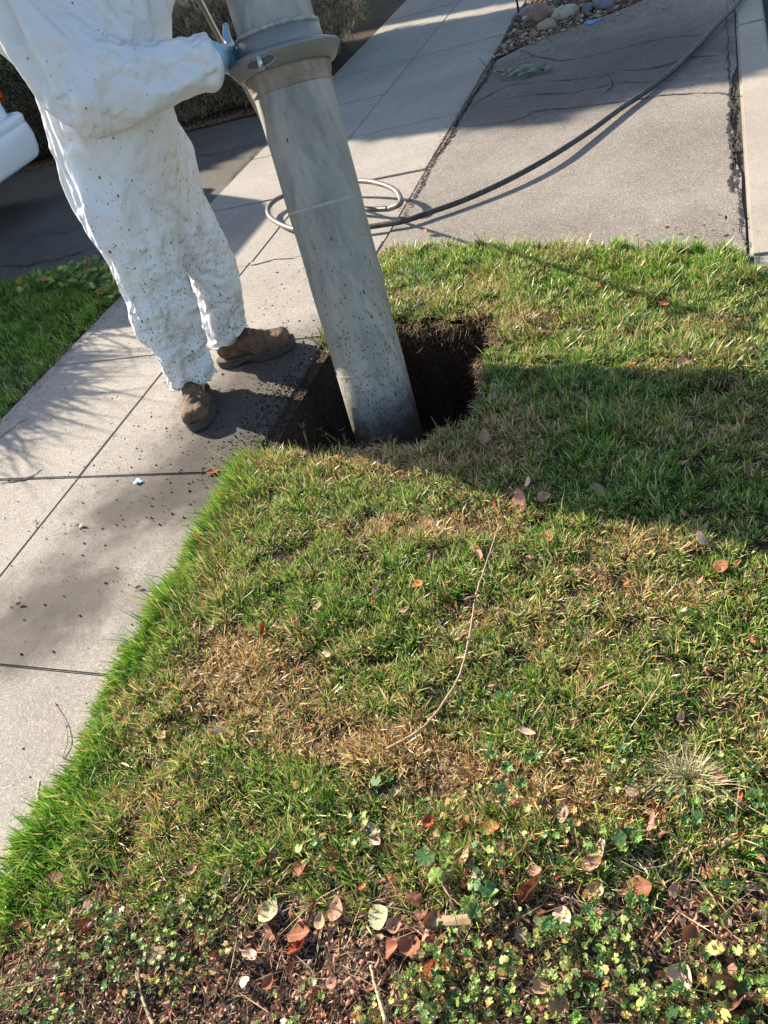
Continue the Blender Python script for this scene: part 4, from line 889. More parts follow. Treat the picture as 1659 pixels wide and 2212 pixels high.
# ------------------------------------------------------------------ hose and wand
def hosemat(name, a, b, stripe=0):
    m = Nodes(name); c = m.mix(m.ramp(m.noise(26, 4, .7), [(.4, 0), (.62, 1)]), a, b); return m.out(c, .5, m.bump(m.noise(120, 2), .2, .002), Specular_IOR_Level=.4)
def g3(x, y, z): return tuple(gp(x, y, z))
HB = [g3(1640, -60, .03), g3(1590, 10, .03), g3(1560, 42, .03), g3(1515, 90, .02), g3(1450, 155, .02), g3(1385, 205, .02), g3(1340, 235, .025), g3(1275, 283, .03), g3(1200, 332, .04), g3(1130, 372, .04), g3(1060, 407, .035), g3(990, 437, .03), g3(930, 458, .03), g3(870, 478, .03), g3(810, 488, .03), g3(745, 497, .03), g3(690, 501, .03)]
HW = [g3(690, 501, .03), g3(640, 496, .03), g3(605, 484, .03), g3(583, 468, .035), g3(579, 452, .04), g3(590, 436, .05), g3(612, 423, .06), g3(660, 404, .08), g3(720, 393, .09), g3(785, 391, .10), g3(828, 399, .10), g3(856, 413, .09), g3(866, 431, .08), g3(862, 442, .07), g3(840, 451, .05)]
HK = [g3(840, 451, .05), g3(800, 452, .04), g3(750, 447, .04), g3(700, 436, .04), g3(655, 418, .04)]
hose = empty('hose', gp(810, 490), 'black rubber hose snaking over the concrete, looped behind the suction pipe', 'hose')
ROD0 = gp(645, 412) + Vector((0, 0, .03)); ROD1 = Vector((-1.655, 2.83, 1.335)); ROD2 = ROD0 + (ROD1 - ROD0) * 1.3
M_hb = hosemat('black_rubber', (.018, .018, .018), (.05, .048, .045)); M_hw = hosemat('dusty_rubber', (.17, .15, .125), (.08, .072, .06))
for nm, pts, mt in (('black_length', HB, M_hb), ('dusty_loop', HW, M_hw), ('black_end', HK, M_hb)):
    V, F = tube(spline(pts, 8), .0148, 12); o = mk(nm, V, F, mt, hose)
V, F = tube([Vector(HB[-4]) , Vector(HB[-4]) + (Vector(HB[-3]) - Vector(HB[-4])) * .9], .0195, 12); 
wand = empty('wand', ROD0, 'thin metal wand leaning behind the grey suction pipe', 'wand')
V, F = tube([ROD0, ROD0.lerp(ROD2, .5), ROD2], .0095, 12); mk('tube', V, F, plain('wand_steel', (.20, .18, .16), .4, .5, noise=.5, nscale=30), wand)
u_ = (ROD2 - ROD0).normalized(); off = u_.cross(Vector((0, 1, 0))).normalized() * -.0135
V, F = tube([ROD0 + off, ROD2 + off], .0035, 6); mk('wire', V, F, plain('pale_cable', (.70, .66, .58), .5), wand)

# ------------------------------------------------------------------ person
def suit_mat():
    m = Nodes('white_coverall_fabric'); z = m.n('ShaderNodeSeparateXYZ', i_Vector=m.co()).outputs['Z']
    c = m.mix(m.ramp(m.noise(3.5, 4, .6), [(.4, 0), (.68, 1)]), (.85, .87, .92), (.86, .85, .835))
    low = m.n('ShaderNodeMapRange', i_Value=z, i_1=0.0, i_2=1.15, i_3=1.0, i_4=0.05).outputs[0]
    sm = m.math('MULTIPLY', m.ramp(m.noise(11, 5, .7, None, .6), [(.52, 0), (.72, .85)]), m.math('POWER', low, 1.0))
    c = m.mix(sm, c, (.50, .40, .28))
    knee = m.blob((-1.96, 2.5), .05, .14); 
    for sc__, pw, k, r0, r1 in ((24, 1.3, .13, .09, .15), (95, 1.2, .50, .20, .34), (42, 1.1, .26, .13, .20), (170, 1.3, .42, .2, .36)):
        v = m.vor(sc__, m.n('ShaderNodeMapping', i_Vector=m.co(), i_Rotation=(.5, .6, .2), i_Scale=(1, 1.25, .6)).outputs[0])
        den = m.math('MULTIPLY', m.math('POWER', low, pw), m.math('MULTIPLY', m.ramp(m.noise(4, 3, .6), [(.3, .25), (.62, 1.2)]), k))
        th = m.math('LESS_THAN', m.n('ShaderNodeSeparateColor', i_Color=v.outputs['Color']).outputs[0], den)
        c = m.mix(m.math('MULTIPLY', th, m.ramp(v.outputs['Distance'], [(r0, .95), (r1, 0)])), c, (.07, .045, .03))
    mp = m.n('ShaderNodeMapping', i_Vector=m.co(), i_Scale=(1, 1, .6)).outputs[0]
    n1 = m.math('ABSOLUTE', m.math('SUBTRACT', m.noise(6, 2, .45, mp, 1.4), .5)); n2 = m.math('ABSOLUTE', m.math('SUBTRACT', m.noise(21, 2, .5, mp, .5), .5))
    cr = m.math('ADD', m.math('MULTIPLY', n1, 2.0), m.math('MULTIPLY', n2, .5)); cr = m.math('ADD', cr, m.math('MULTIPLY', m.vor(13, mp).outputs['Distance'], .22))
    cr2 = m.n('ShaderNodeTexVoronoi', i_Vector=m.n('ShaderNodeVectorMath', operation='ADD', i_0=mp, i_1=m.n('ShaderNodeVectorMath', operation='SCALE', i_0=m.n('ShaderNodeTexNoise', i_Vector=mp, i_Scale=6.0).outputs['Color'], i_3=.12).outputs[0]).outputs[0], i_Scale=5.0, feature='DISTANCE_TO_EDGE').outputs['Distance']
    cr = m.math('SUBTRACT', m.math('MULTIPLY', m.math('MINIMUM', cr2, .25), 1.2), cr)
    m.out(c, .45, m.bump(cr, .6, .035), Specular_IOR_Level=.45)
    tr = m.n('ShaderNodeBsdfTranslucent', i_Color=c); mx = m.n('ShaderNodeMixShader', i_0=.30, i_1=m.b, i_2=tr)
    m.t.links.new(mx.outputs[0], m.t.nodes['Material Output'].inputs[0]); return m.m
M_suit = suit_mat(); M_skin = plain('skin', (.45, .27, .19), .55)
hd = J['neck'] + np.array([.03, -.02, .14])
BODY = [(a, b, r0 * .93, r1 * .93) for a, b, r0, r1 in COLLIDER] + [(J['neck'], hd, .065, .075), (hd, hd + (.0, 0, .05), .088, .092), (hd + (.04, -.02, -.045), hd + (.05, -.03, -.06), .06, .045),
        (hd + (.09, -.05, .0), hd + (.10, -.057, -.02), .012, .016), (hd + (-.035, -.085, 0), hd + (-.035, -.085, .03), .012, .014), (hd + (.05, .085, 0), hd + (.05, .085, .03), .012, .014),
        (J['ankR'], J['ankR'] + (.09, -.15, -.03), .045, .036), (J['ankL'] - (0, 0, .04), J['ankL'] + (.17, .06, -.09), .045, .036)]
bm_ = blobmesh(BODY, .016, 2, 'person'); person = link('person', bm_, M_skin)
tag(person, 'worker in mud spattered white coveralls and brown boots gripping the grey suction pipe', 'person')
# keep only the fabric short of the cuffs
wd_ = (J['wrR'] - J['elR']); wd_ /= np.linalg.norm(wd_); wl_ = J['wrL'] - J['elL']; wl_ /= np.linalg.norm(wl_)
isL = np.abs(SV[:, 1] - 2.65) < np.abs(SV[:, 1] - 2.36)
# flare the cuffs and hems
V_ = SV.copy(); c_ = J['wrR'] + wd_ * .02; t_ = np.clip(((SV - c_) @ wd_ + .05) / .07, 0, 1) * (np.linalg.norm(SV - c_, axis=1) < .14)
rad_ = SV - c_ - ((SV - c_) @ wd_)[:, None] * wd_; V_ += rad_ * (t_ * .34)[:, None]
for k_, cz in (('ankR', .062), ('ankL', .1)):
    s_ = np.clip(1 - (SV[:, 2] - cz) / .07, 0, 1) * (isL == (k_ == 'ankL')) * (SV[:, 2] < .3); a_ = SV[:, :2] - J[k_][:2]; ang_ = np.arctan2(a_[:, 1], a_[:, 0])
    V_[:, :2] += a_ * (s_ * (.10 + .10 * np.sin(ang_ * 2 + 1) + .03 * np.sin(ang_ * 5)))[:, None]
suit = npmesh('coverall', V_, SF, M_suit, None, person)
bm = bmesh.new(); bm.from_mesh(suit.data)
for pc, no, rr0 in ((J['wrR'] + wd_ * .028, wd_ + np.array([.0, .0, .25]), .17), (J['wrL'] + wl_ * .02, wl_, .15), (np.array([J['ankR'][0], J['ankR'][1], .085]), np.array([.10, -.22, -1]), .2), (np.array([J['ankL'][0], J['ankL'][1], .132]), np.array([.18, .0, -1]), .2)):
    fs = [f for f in bm.faces if np.linalg.norm(np.array(f.calc_center_median()) - pc) < rr0 and not (pc[2] < .2 and (abs(f.calc_center_median().y - pc[1]) > abs(f.calc_center_median().y - (5.01 - pc[1]))))]
    gm_ = list({v for f in fs for v in f.verts}) + list({e for f in fs for e in f.edges}) + fs
    bmesh.ops.bisect_plane(bm, geom=gm_, plane_co=Vector(pc), plane_no=Vector(no).normalized(), clear_outer=True)
for pc, no, rr0 in ((J['ankR'], 0, .2), (J['ankL'], 0, .2), (J['wrR'], 0, .2)):
    vs2 = [v for v in bm.verts if v.is_boundary and np.linalg.norm(np.array(v.co) - pc) < rr0]
    bmesh.ops.remove_doubles(bm, verts=vs2, dist=.009)
    for _ in range(3): bmesh.ops.smooth_vert(bm, verts=[v for v in vs2 if v.is_valid], factor=.5, use_axis_x=True, use_axis_y=True, use_axis_z=True)
bm.to_mesh(suit.data); bm.free()
sub = suit.modifiers.new('smooth', 'SUBSURF'); sub.levels = 2; sub.render_levels = 2
dg = bpy.context.evaluated_depsgraph_get(); dg.update(); me2 = bpy.data.meshes.new_from_object(suit.evaluated_get(dg)); suit.modifiers.clear(); suit.data = me2
def vnoise3(P, s):
    I = np.floor(P).astype(np.int64); f = P - I; f = f * f * (3 - 2 * f); r = 0
    for dx in (0, 1):
        for dy in (0, 1):
            for dz in (0, 1):
                r = r + _h(I[:, 0] + dx + 57 * (I[:, 2] + dz), I[:, 1] + dy + 131 * (I[:, 2] + dz), s) * (f[:, 0] if dx else 1 - f[:, 0]) * (f[:, 1] if dy else 1 - f[:, 1]) * (f[:, 2] if dz else 1 - f[:, 2])
    return r
n2 = len(me2.vertices); Pv = np.zeros(n2 * 3, np.float32); me2.vertices.foreach_get('co', Pv); Pv = Pv.reshape(-1, 3).astype(float); Nv = np.zeros(n2 * 3, np.float32); me2.vertices.foreach_get('normal', Nv); Nv = Nv.reshape(-1, 3)
Q = Pv + .05 * np.stack([vnoise3(Pv * 9, 1), vnoise3(Pv * 9, 2), vnoise3(Pv * 9, 3)], -1) + 20
wrinkle = 0
for sc_n, am, sd in ((3.6, .026, 11), (7, .012, 12), (15, .002, 13)):
    wrinkle = wrinkle + am * (.35 - np.abs(vnoise3(Q @ np.array([[1, 0, .5], [0, 1, -.4], [-.35, .3, .9]]) * sc_n * np.array([.8, .8, 1.25]), sd) - .5) * 2)
me2.vertices.foreach_set('co', (Pv + Nv * wrinkle[:, None]).astype(np.float32).ravel()); me2.update()
so = suit.modifiers.new('thick', 'SOLIDIFY'); so.thickness = .0012; so.offset = 0
# zip flap down the chest and hood
hood = link('hood', blobmesh([(J['neck'] + (-.02, .01, .0), hd + (-.03, .02, .05), .10, .125), (hd + (-.02, .01, .05), hd + (-.01, .01, .07), .13, .12)], .012, 3, 'hood'), M_suit, person)
# boots
def boot_mat():
    m = Nodes('worn_brown_leather'); c = m.mix(m.ramp(m.noise(16, 5, .7), [(.35, 0), (.65, 1)]), (.07, .04, .027), (.165, .098, .064))
    c = m.mix(m.ramp(m.noise(60, 4, .7), [(.52, 0), (.7, .85)]), c, (.02, .013, .01))
    c = m.mix(m.ramp(m.vor(130).outputs['Distance'], [(.10, .6), (.2, 0)]), c, (.42, .34, .26))
    return m.out(c, .8, m.bump(m.noise(45, 5, .7), .7, .006), Specular_IOR_Level=.25)
M_boot = boot_mat(); M_sole = plain('muddy_rubber_sole', (.075, .06, .048), .9, noise=.7, nscale=40, bump=.8); M_lace = plain('dark_lace', (.05, .032, .022), .8); M_lin = plain('boot_tongue', (.10, .06, .04), .85, noise=.5)
def boot(heel, d, k, label, flip=1):
    t = empty('boot', (heel[0], heel[1], 0)); t.parent = person; tag(t, label)
    d = Vector((d[0], d[1], 0)).normalized(); s = Vector((-d.y, d.x, 0)) * flip; o = Vector((heel[0], heel[1], 0)); up = Vector((0, 0, 1))
    def P(x, y, z): return o + (d * x + s * y * 1.2 + up * z) * k
    def put(ob): ob.parent = t; ob.matrix_parent_inverse = Matrix.Translation(-Vector((heel[0], heel[1], 0))); return ob
    caps = [(P(.045, 0, .062), P(.05, 0, .085), .038, .040), (P(.055, 0, .085), P(.052, 0, .19), .043, .050), (P(.07, 0, .095), P(.14, 0, .082), .042, .039), (P(.05, 0, .055), P(.14, 0, .055), .036, .036),
            (P(.14, 0, .078), P(.20, .0, .060), .040, .036)] + [(P(.17, q * .020, .050), P(.262, q * .016 - .004, .048), .034, .031) for q in (-1, 0, 1)]
    caps = [(a, b, r0 * k, r1 * k) for a, b, r0, r1 in caps]; me = blobmesh(caps, .0055, 3, 'upper')
    for v in me.vertices:
        q = v.co - o; x = q.dot(d) / k; z = q.z / k
        if 0.12 < x < .24: v.co.z += .0028 * math.sin(x * 260 + q.dot(s) * 60) * max(0, 1 - abs(x - .185) / .05) * (z > .06)
        if z < .026: v.co.z = .026 * k
        if x > .262: v.co.z += .0018 * k
    put(link('upper', me, M_boot))
    # sole: welt outline, heel block, forefoot
    def outline(e):
        pts = []
        for i in range(40):
            a = 2 * math.pi * i / 40; 
            u = .148 - (.158 + e) * math.cos(a); w = (.046 + e) * math.sin(a)
            w *= 1 + .18 * math.exp(-((u - .225) / .06) ** 2) - .16 * math.exp(-((u - .11) / .045) ** 2); w = max(-1, min(1, abs(w))) * (1 if w > 0 else -1)
            if u > .24: w *= 1 + .25 * (u - .24) / .06
            pts.append((u, w - .004 * math.exp(-((u - .26) / .06) ** 2)))
        return pts
    V = []; F = []
    lv = [(.001, -.002), (.006, 0), (.020, .001), (.0235, -.0005), (.026, .002), (.031, .0015), (.033, -.002)]
    for z, e in lv:
        for u, w_ in outline(e):
            zz = z
            if z < .015 and .085 < u < .125: zz = .014
            if u > .25: zz += .010 * ((u - .25) / .06) ** 2
            V.append(P(u, w_, zz))
    n = 40
    for i in range(len(lv) - 1):
        for j in range(n): F.append((i * n + j, i * n + (j + 1) % n, (i + 1) * n + (j + 1) % n, (i + 1) * n + j))
    F.append(tuple(range(n))[::-1]); F.append(tuple((len(lv) - 1) * n + i for i in range(n)))
    put(mk('sole', V, F, M_sole, None, True))
    V, F = tube([P(.13, 0, .118), P(.115, 0, .135), P(.10, 0, .165)], [.022 * k, .026 * k, .028 * k], 12); put(mk('tongue', V, F, M_lin))
    V = []; F = []
    for i in range(4):
        x = .155 - i * .019; z = .112 + i * .013
        for sg in (-1, 1):
            v2, f2 = tube(spline([P(x, -.026 * sg, z - .010), P(x - .006, 0, z + .008), P(x - .014, .028 * sg, z + .002)], 5), .0026 * k, 6); F += [tuple(q + len(V) for q in f) for f in f2]; V += v2
    for sg in (-1, 1):
        v2, f2 = tube(spline([P(.10, 0, .150), P(.13, .012 * sg, .135), P(.15, .034 * sg, .108)], 6), .0024 * k, 6); F += [tuple(q + len(V) for q in f) for f in f2]; V += v2
    put(mk('laces', V, F, M_lace)); return t
boot((-2.135, 2.425), (.47, -.88), 1.17, 'boot pointing to the camera')
boot((-2.115, 2.60), (.94, .33), 1.21, 'boot pointing to the pipe')
# gloves
def glove_hand(wr, palm, axis_pt, axd, radial, curl_sign, span, spacing, rr_, name):
    caps = []; axd = Vector(axd); radial = Vector(radial).normalized(); tan = axd.cross(radial) * curl_sign
    wr = Vector(wr); palm = Vector(palm)
    for i in range(4):
        off = axd * ((i - 1.5) * spacing); kn = palm + off + tan * .030
        caps.append((wr + off * .55, kn, .024, .017))
        ln = (.072, .084, .078, .060)[i]; r = rr_ + .006; p = kn; a0 = None
        base = Vector(axis_pt) + off; v0 = p - base; v0 -= axd * v0.dot(axd); u0 = v0.normalized()
        for sgm in range(4):
            aa = (sgm + 1) * ln / 4 / (r + .01); u1 = (u0 * math.cos(aa) + axd.cross(u0) * curl_sign * math.sin(aa)); q = base + u1 * (r + .006 * (sgm == 1)); caps.append((p, q, .0125 - sgm * .0008, .012 - sgm * .0008)); p = q
    th = palm + axd * .035 - tan * .01; th2 = th + axd * .035 + radial * .004 - tan * .006; th3 = th2 + axd * .028 - radial * .008
    caps += [(wr.lerp(palm, .5) + axd * .02, th, .022, .017), (th, th2, .016, .014), (th2, th3, .014, .011)]
    me = blobmesh(caps, .0045, 3, name)
    return me
M_glove = plain('blue_rubber_glove', (.27, .47, .62), .4, noise=.35, nscale=25, bump=.5, dark=.6)
s_h = 1.42; ax_h = AX0 + AXD * s_h; rad_h = Vector((-.93, -.36, 0)); rad_h = (rad_h - AXD * rad_h.dot(AXD)).normalized(); palm = ax_h + rad_h * (PR + .026)
me = glove_hand(J['wrR'] + wd_ * .0, palm, ax_h, AXD, rad_h, -1, 0, .021, PR, 'glove'); link('glove', me, M_glove, person)
V, F = tube([J['wrR'] - wd_ * .06, J['wrR'] + wd_ * .02, Vector(J['wrR']).lerp(palm, .45)], [.042, .046, .040], 20); link_ = mk('glove_cuff', V, F, M_glove, person)
axr = (ROD2 - ROD0).normalized(); tt = (Vector(J['wrL']) - ROD0).dot(axr); pr_ = ROD0 + axr * tt; rd = (Vector(J['wrL']) - pr_).normalized()
me = glove_hand(J['wrL'], pr_ + rd * .035, pr_, axr, rd, 1, 0, .020, .016, 'glove'); link('glove', me, M_glove, person)

# ------------------------------------------------------------------ white car in the driveway
M_white = plain('white_car_paint', (.72, .73, .74), .25, spec=.6); M_glass = plain('dark_glass', (.02, .025, .03), .06, spec=.6); M_tyre = plain('tyre_rubber', (.02, .02, .02), .85); M_rim = plain('alloy', (.5, .5, .5), .35, .8); M_lens = plain('orange_lens', (.75, .12, .02), .2, spec=.6); M_trim = plain('black_trim', (.03, .03, .03), .6)
van = empty('parked_car', (-5.5, 5.0, 0), 'white car parked in the drive, rounded bumper corner and orange lamp showing', 'car')
def loftbox(name, rings, mat, seg=10, ex=.0):
    "rings = [(z, x0, x1, y0, y1, corner radius)]"
    V = []; F = []; n = 4 * seg
    for z, x0, x1, y0, y1, r in rings:
        for cxx, cyy, a0 in ((x1 - r, y1 - r, 0), (x0 + r, y1 - r, 90), (x0 + r, y0 + r, 180), (x1 - r, y0 + r, 270)):
            for k in range(seg): a = math.radians(a0 + 90 * k / (seg - 1)); V.append((cxx + r * math.cos(a), cyy + r * math.sin(a), z))
    for i in range(len(rings) - 1):
        for j in range(n): F.append((i * n + j, i * n + (j + 1) % n, (i + 1) * n + (j + 1) % n, (i + 1) * n + j))
    F.append(tuple(range(n))[::-1]); F.append(tuple((len(rings) - 1) * n + i for i in range(n))); return mk(name, V, F, mat, van)
X1 = -5.60
loftbox('body', [(.40, -10.3, X1, 4.12, 5.90, .12), (.8, -10.4, X1, 4.08, 5.92, .14), (1.05, -10.2, X1, 4.07, 5.93, .14), (1.3, -9.3, X1 - .03, 4.15, 5.86, .16), (1.60, -8.8, X1 - .08, 4.22, 5.80, .2), (1.69, -8.7, X1 - .13, 4.30, 5.72, .22), (1.73, -8.5, X1 - .26, 4.5, 5.55, .25)], M_white)
loftbox('bumper', [(.325, -5.9, -5.53, 4.12, 5.86, .12), (.335, -5.9, -5.505, 4.09, 5.90, .13), (.36, -5.9, -5.498, 4.075, 5.93, .13), (.40, -5.9, -5.488, 4.06, 5.95, .14), (.50, -5.9, -5.478, 4.05, 5.965, .14), (.596, -5.9, -5.485, 4.055, 5.96, .14), (.602, -5.9, -5.490, 4.06, 5.955, .14), (.608, -5.9, -5.487, 4.057, 5.957, .14), (.66, -5.9, -5.485, 4.06, 5.96, .13), (.685, -5.9, -5.505, 4.08, 5.94, .12), (.69, -5.9, -5.53, 4.10, 5.92, .11)], M_white)
bm = bmesh.new(); box(bm, (X1 - .06, 4.35, 1.10), (X1 + .004, 5.66, 1.50), .04); mkbm('rear_window', bm, M_glass, van)
bm = bmesh.new(); box(bm, (-9.0, 4.10, 1.05), (-6.0, 5.90, 1.40), .05); mkbm('side_windows', bm, M_glass, van)
for yy_ in (4.17, 5.83):
    bm = bmesh.new(); box(bm, (X1 - .12, yy_ - .085, .80), (X1 + .012, yy_ + .085, 1.20), .02); mkbm('tail_light', bm, M_lens, van)
bm = bmesh.new(); box(bm, (X1 - .02, 4.75, .86), (X1 + .01, 5.25, .98), .008); mkbm('number_plate_recess', bm, M_trim, van)
for wx in (-6.55, -9.4):
    for wy in (4.15, 5.72):
        w_ = empty('wheel', (wx, wy + .06, .34)); w_.parent = van; w_.matrix_parent_inverse = Matrix.Translation(-van.location)
        V, F = lathe([(-.06, .20), (-.10, .25), (-.10, .31), (-.08, .34), (.08, .34), (.10, .31), (.10, .25), (.06, .20)], (wx, wy + .06, .34), (0, 1, 0), 40)
        o = mk('tyre', V, F, M_tyre); o.parent = w_; o.matrix_parent_inverse = w_.matrix_world.inverted() if False else Matrix.Translation(-Vector((wx, wy + .06, .34)))
        V, F = lathe([(-.07, .0), (-.07, .19), (-.06, .20), (.06, .20), (.07, .19), (.07, .0)], (wx, wy + .06, .34), (0, 1, 0), 40)
        o = mk('rim', V, F, M_rim); o.parent = w_; o.matrix_parent_inverse = Matrix.Translation(-Vector((wx, wy + .06, .34)))

# ------------------------------------------------------------------ hedges
M_hleaf = tinted('hedge_foliage', .7, .12, .2)
def hedge(name, x0, x1, y0, y1, h, n, cols, label, cat, Ls=(.03, .07), Ws=(.003, .007), bulge=.12):
    root = empty(name, ((x0 + x1) / 2, (y0 + y1) / 2, 0), label, cat)
    A = np.array([(y1 - y0) * h, (y1 - y0) * h, (x1 - x0) * h * 1.4, (x1 - x0) * h * .4, (x1 - x0) * (y1 - y0) * .6]); f = RNG.choice(5, n, p=A / A.sum())
    u = RNG.random(n); v = RNG.random(n); x = np.where(f == 0, x0, np.where(f == 1, x1, x0 + (x1 - x0) * u)); y = np.where(f == 2, y0, np.where(f == 3, y1, y0 + (y1 - y0) * np.where(f < 2, u, v))); z = np.where(f == 4, h, h * np.where(f == 4, 1, v))
    nx_ = np.where(f == 0, -1., np.where(f == 1, 1., 0)); ny_ = np.where(f == 2, -1., np.where(f == 3, 1., 0)); nz_ = np.where(f == 4, 1., 0)
    bl = bulge * (fbm(x * 2.2 + z * 1.3, y * 2.2 + z * 2.1, 71, 3) - .5) * 2 + bulge * .8 * (fbm((x + y) * 7, z * 8, 72, 2) - .5) - np.abs(RNG.normal(0, .05, n)) - .16 * (1 - np.clip(z / .3, 0, 1)) - .12 * np.clip((z - h + .3) / .3, 0, 1) * (f < 4)
    x = x + nx_ * bl; y = y + ny_ * bl; z = np.clip(z + nz_ * bl, .0, None)
    az = np.arctan2(ny_ + RNG.normal(0, .8, n), nx_ + RNG.normal(0, .8, n)); l0 = np.clip(RNG.normal(.9, .5, n), 0, 2.4)
    cn = fbm(x * 3, z * 3 + y, 73, 2); col = pick(np.clip(((RNG.random(n) * .6 + cn * .5) * len(cols)).astype(int), 0, len(cols) - 1), cols) * RNG.uniform(.6, 1.25, (n, 1))
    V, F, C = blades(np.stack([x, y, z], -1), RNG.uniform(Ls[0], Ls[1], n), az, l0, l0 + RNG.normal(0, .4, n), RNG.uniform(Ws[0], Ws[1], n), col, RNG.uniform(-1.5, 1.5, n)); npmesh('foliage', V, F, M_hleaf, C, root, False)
    V, F = [], []; bm = bmesh.new(); box(bm, (x0 + .22, y0 + .22, 0), (x1 - .22, y1 - .22, h - .2)); bmesh.ops.subdivide_edges(bm, edges=bm.edges[:], cuts=14, use_grid_fill=True)
    for v_ in bm.verts: v_.co += Vector((RNG.normal(0, .03), RNG.normal(0, .03), RNG.normal(0, .02) if v_.co.z > .01 else 0))
    mkbm('inner_branches', bm, plain('dark_twigs', (.03, .022, .016), .95, noise=.6), root); return root
hedge('hedge', -5.75, -3.42, 6.98, 8.85, .9, 90000, [(.16, .16, .08), (.26, .19, .13), (.38, .30, .20), (.5, .42, .30), (.28, .28, .14)], 'brown dying clipped hedge at the edge of the pavement', 'hedge', (.04, .10), (.003, .008), .2)
hedge('hedge', -11.5, -5.80, 6.95, 9.2, 1.7, 80000, [(.09, .12, .06), (.15, .21, .12), (.24, .30, .19), (.11, .14, .08), (.17, .15, .10)], 'grey green leafy hedge behind the white van', 'hedge', (.03, .06), (.006, .012))
# leaf and twig litter under the hedges
def litter(n, fx, cols, L=(.01, .05)):
    x, y = fx(n); return blades(np.stack([x, y, np.full(len(x), .004)], -1), RNG.uniform(*L, len(x)), RNG.uniform(0, 6.28, len(x)), RNG.uniform(1.2, 1.57, len(x)), RNG.uniform(1.3, 1.65, len(x)), RNG.uniform(.002, .009, len(x)), pick(RNG.integers(0, len(cols), len(x)), cols))
P = [litter(5000, lambda n: (RNG.uniform(-8, -3.45, n), 6.80 + np.abs(RNG.normal(0, .13, n))), RUST + TAN), litter(5000, lambda n: (RNG.uniform(X_R, -.3, n), RNG.uniform(6.75, 9, n)), RUST + TAN),
     litter(500, lambda n: (X_R + RNG.normal(.0, .03, n), RNG.uniform(4, 7, n)), RUST + TAN, (.01, .03)), litter(260, lambda n: (RNG.normal(-1.35, .12, n), RNG.normal(6.35, .2, n)), TAN, (.01, .04)),
     litter(350, lambda n: (X_L + RNG.normal(.03, .04, n), RNG.uniform(1.8, 4.0, n)), TAN + RUST, (.01, .03))]
V, F, C = join(P); tag(npmesh('leaf_litter', V, F, M_straw, C, None, False), 'dry leaf litter and twigs under the hedges and between the stones', 'leaf litter', None, 'stuff')

# ------------------------------------------------------------------ stones, stake, sprig
def stone_mesh(rx, ry, rz, seed):
    bm = bmesh.new(); bmesh.ops.create_icosphere(bm, subdivisions=4, radius=1)
    from mathutils import noise as mn
    for v in bm.verts:
        n = mn.noise(v.co * 1.1 + Vector((seed * 3.1, 0, 0))) * .28 + mn.noise(v.co * 3 + Vector((seed, 5, 0))) * .05; v.co *= 1 + n; v.co = Vector((v.co.x * rx, v.co.y * ry, v.co.z * rz + rz * .62))
    return bm
for k, (x, y, w_, h_, col, lab) in enumerate([(1169, 44, 46, 40, (.20, .12, .085), 'round red brown boulder at the corner of the stone bed'), (1181, 62, 38, 24, (.30, .22, .16), 'small tan stone in front of the red brown boulder'),
        (1222, 36, 58, 30, (.33, .30, .23), 'long pale yellowish stone right of the boulder'), (1140, 34, 46, 24, (.19, .17, .15), 'flat grey stone left of the boulder'), (1271, 24, 30, 20, (.10, .12, .15), 'small blue grey stone left of the darker one'),
        (1304, 18, 36, 28, (.13, .14, .17), 'blue grey cobble furthest right in the stone bed'), (1197, 31, 22, 14, (.28, .28, .27), 'pale grey stone behind the boulder'), (1255, -6, 50, 30, (.3, .27, .22), 'tan stone at the very top of the frame'),
        (1121, 73, 13, 9, (.40, .24, .19), 'little pink pebble by the pavement joint'), (1133, 43, 15, 11, (.45, .42, .38), 'white pebble left of the boulder')]):
    p = gp(x, y); s = pxs(p); o = mkbm('stone', stone_mesh(w_ * s * .55, h_ * s * .75, h_ * s * .52, k), plain('stone_%s' % 'abcdefghij'[k], col, .75, noise=.6, nscale=14, bump=.3), None); o.location = (p.x, p.y + .03, -.015); o.rotation_euler.z = k * .5 * (k > 1); tag(o, lab, 'stone', 'river stones in the bed')
gz = []
def gravel(n):
    x = RNG.uniform(X_R + .02, -.3, n); y = RNG.uniform(6.62, 8.8, n); k = y > 6.66 + (x - X_R) * .55; return np.stack([x[k], y[k], np.zeros(k.sum())], -1)
crumbs(3400, gravel, lambda n, P: RNG.uniform(.006, .022, n), [(.16, .11, .08), (.28, .20, .15), (.10, .08, .06), (.34, .28, .22), (.20, .10, .07)], 'gravel', 'mixed brown gravel around the river stones', M_crumb)
p = gp(1121, 30); V, F = tube([p - Vector((0, 0, .02)), p + Vector((0, 0, .7))], .009, 10); st = mk('stake', V, F, plain('black_metal', (.012, .012, .012), .5)); tag(st, 'thin black metal stake at the pavement edge by the stones', 'stake')
P = []
for k in range(26):
    x = random.uniform(1068, 1188); y = 160 - (x - 1128) * .10 + random.uniform(-15, 14) * (1 - abs(x - 1120) / 90); p = gp(x, y); a = random.uniform(0, 6.28); r = random.uniform(.018, .034); nn_ = 12; az = random.uniform(0, 6.28)
    V = [(0, 0, .004)] + [(r * math.cos(6.2832 * j / nn_) * (1 + .1 * math.cos(6.28 * j / nn_)), r * .85 * math.sin(6.2832 * j / nn_), random.uniform(0, .003)) for j in range(nn_)]
    R_ = rotm(az, random.gauss(.2, .3), 0); V = np.array(V) @ R_.T + np.array((p.x, p.y, .03)); F = np.array([(0, j + 1, (j + 1) % nn_ + 1) for j in range(nn_)])
    P.append((V, F, np.tile(np.array((.06, .115, .07)) * random.uniform(.6, 1.4), (nn_ + 1, 1))))
sp_ = empty('leafy_sprig', gp(1128, 160), 'fallen green sprig of round leaves on the shaded cracked concrete', 'sprig'); V, F, C = join(P); npmesh('leaves', V, F, M_leafy, C, sp_)
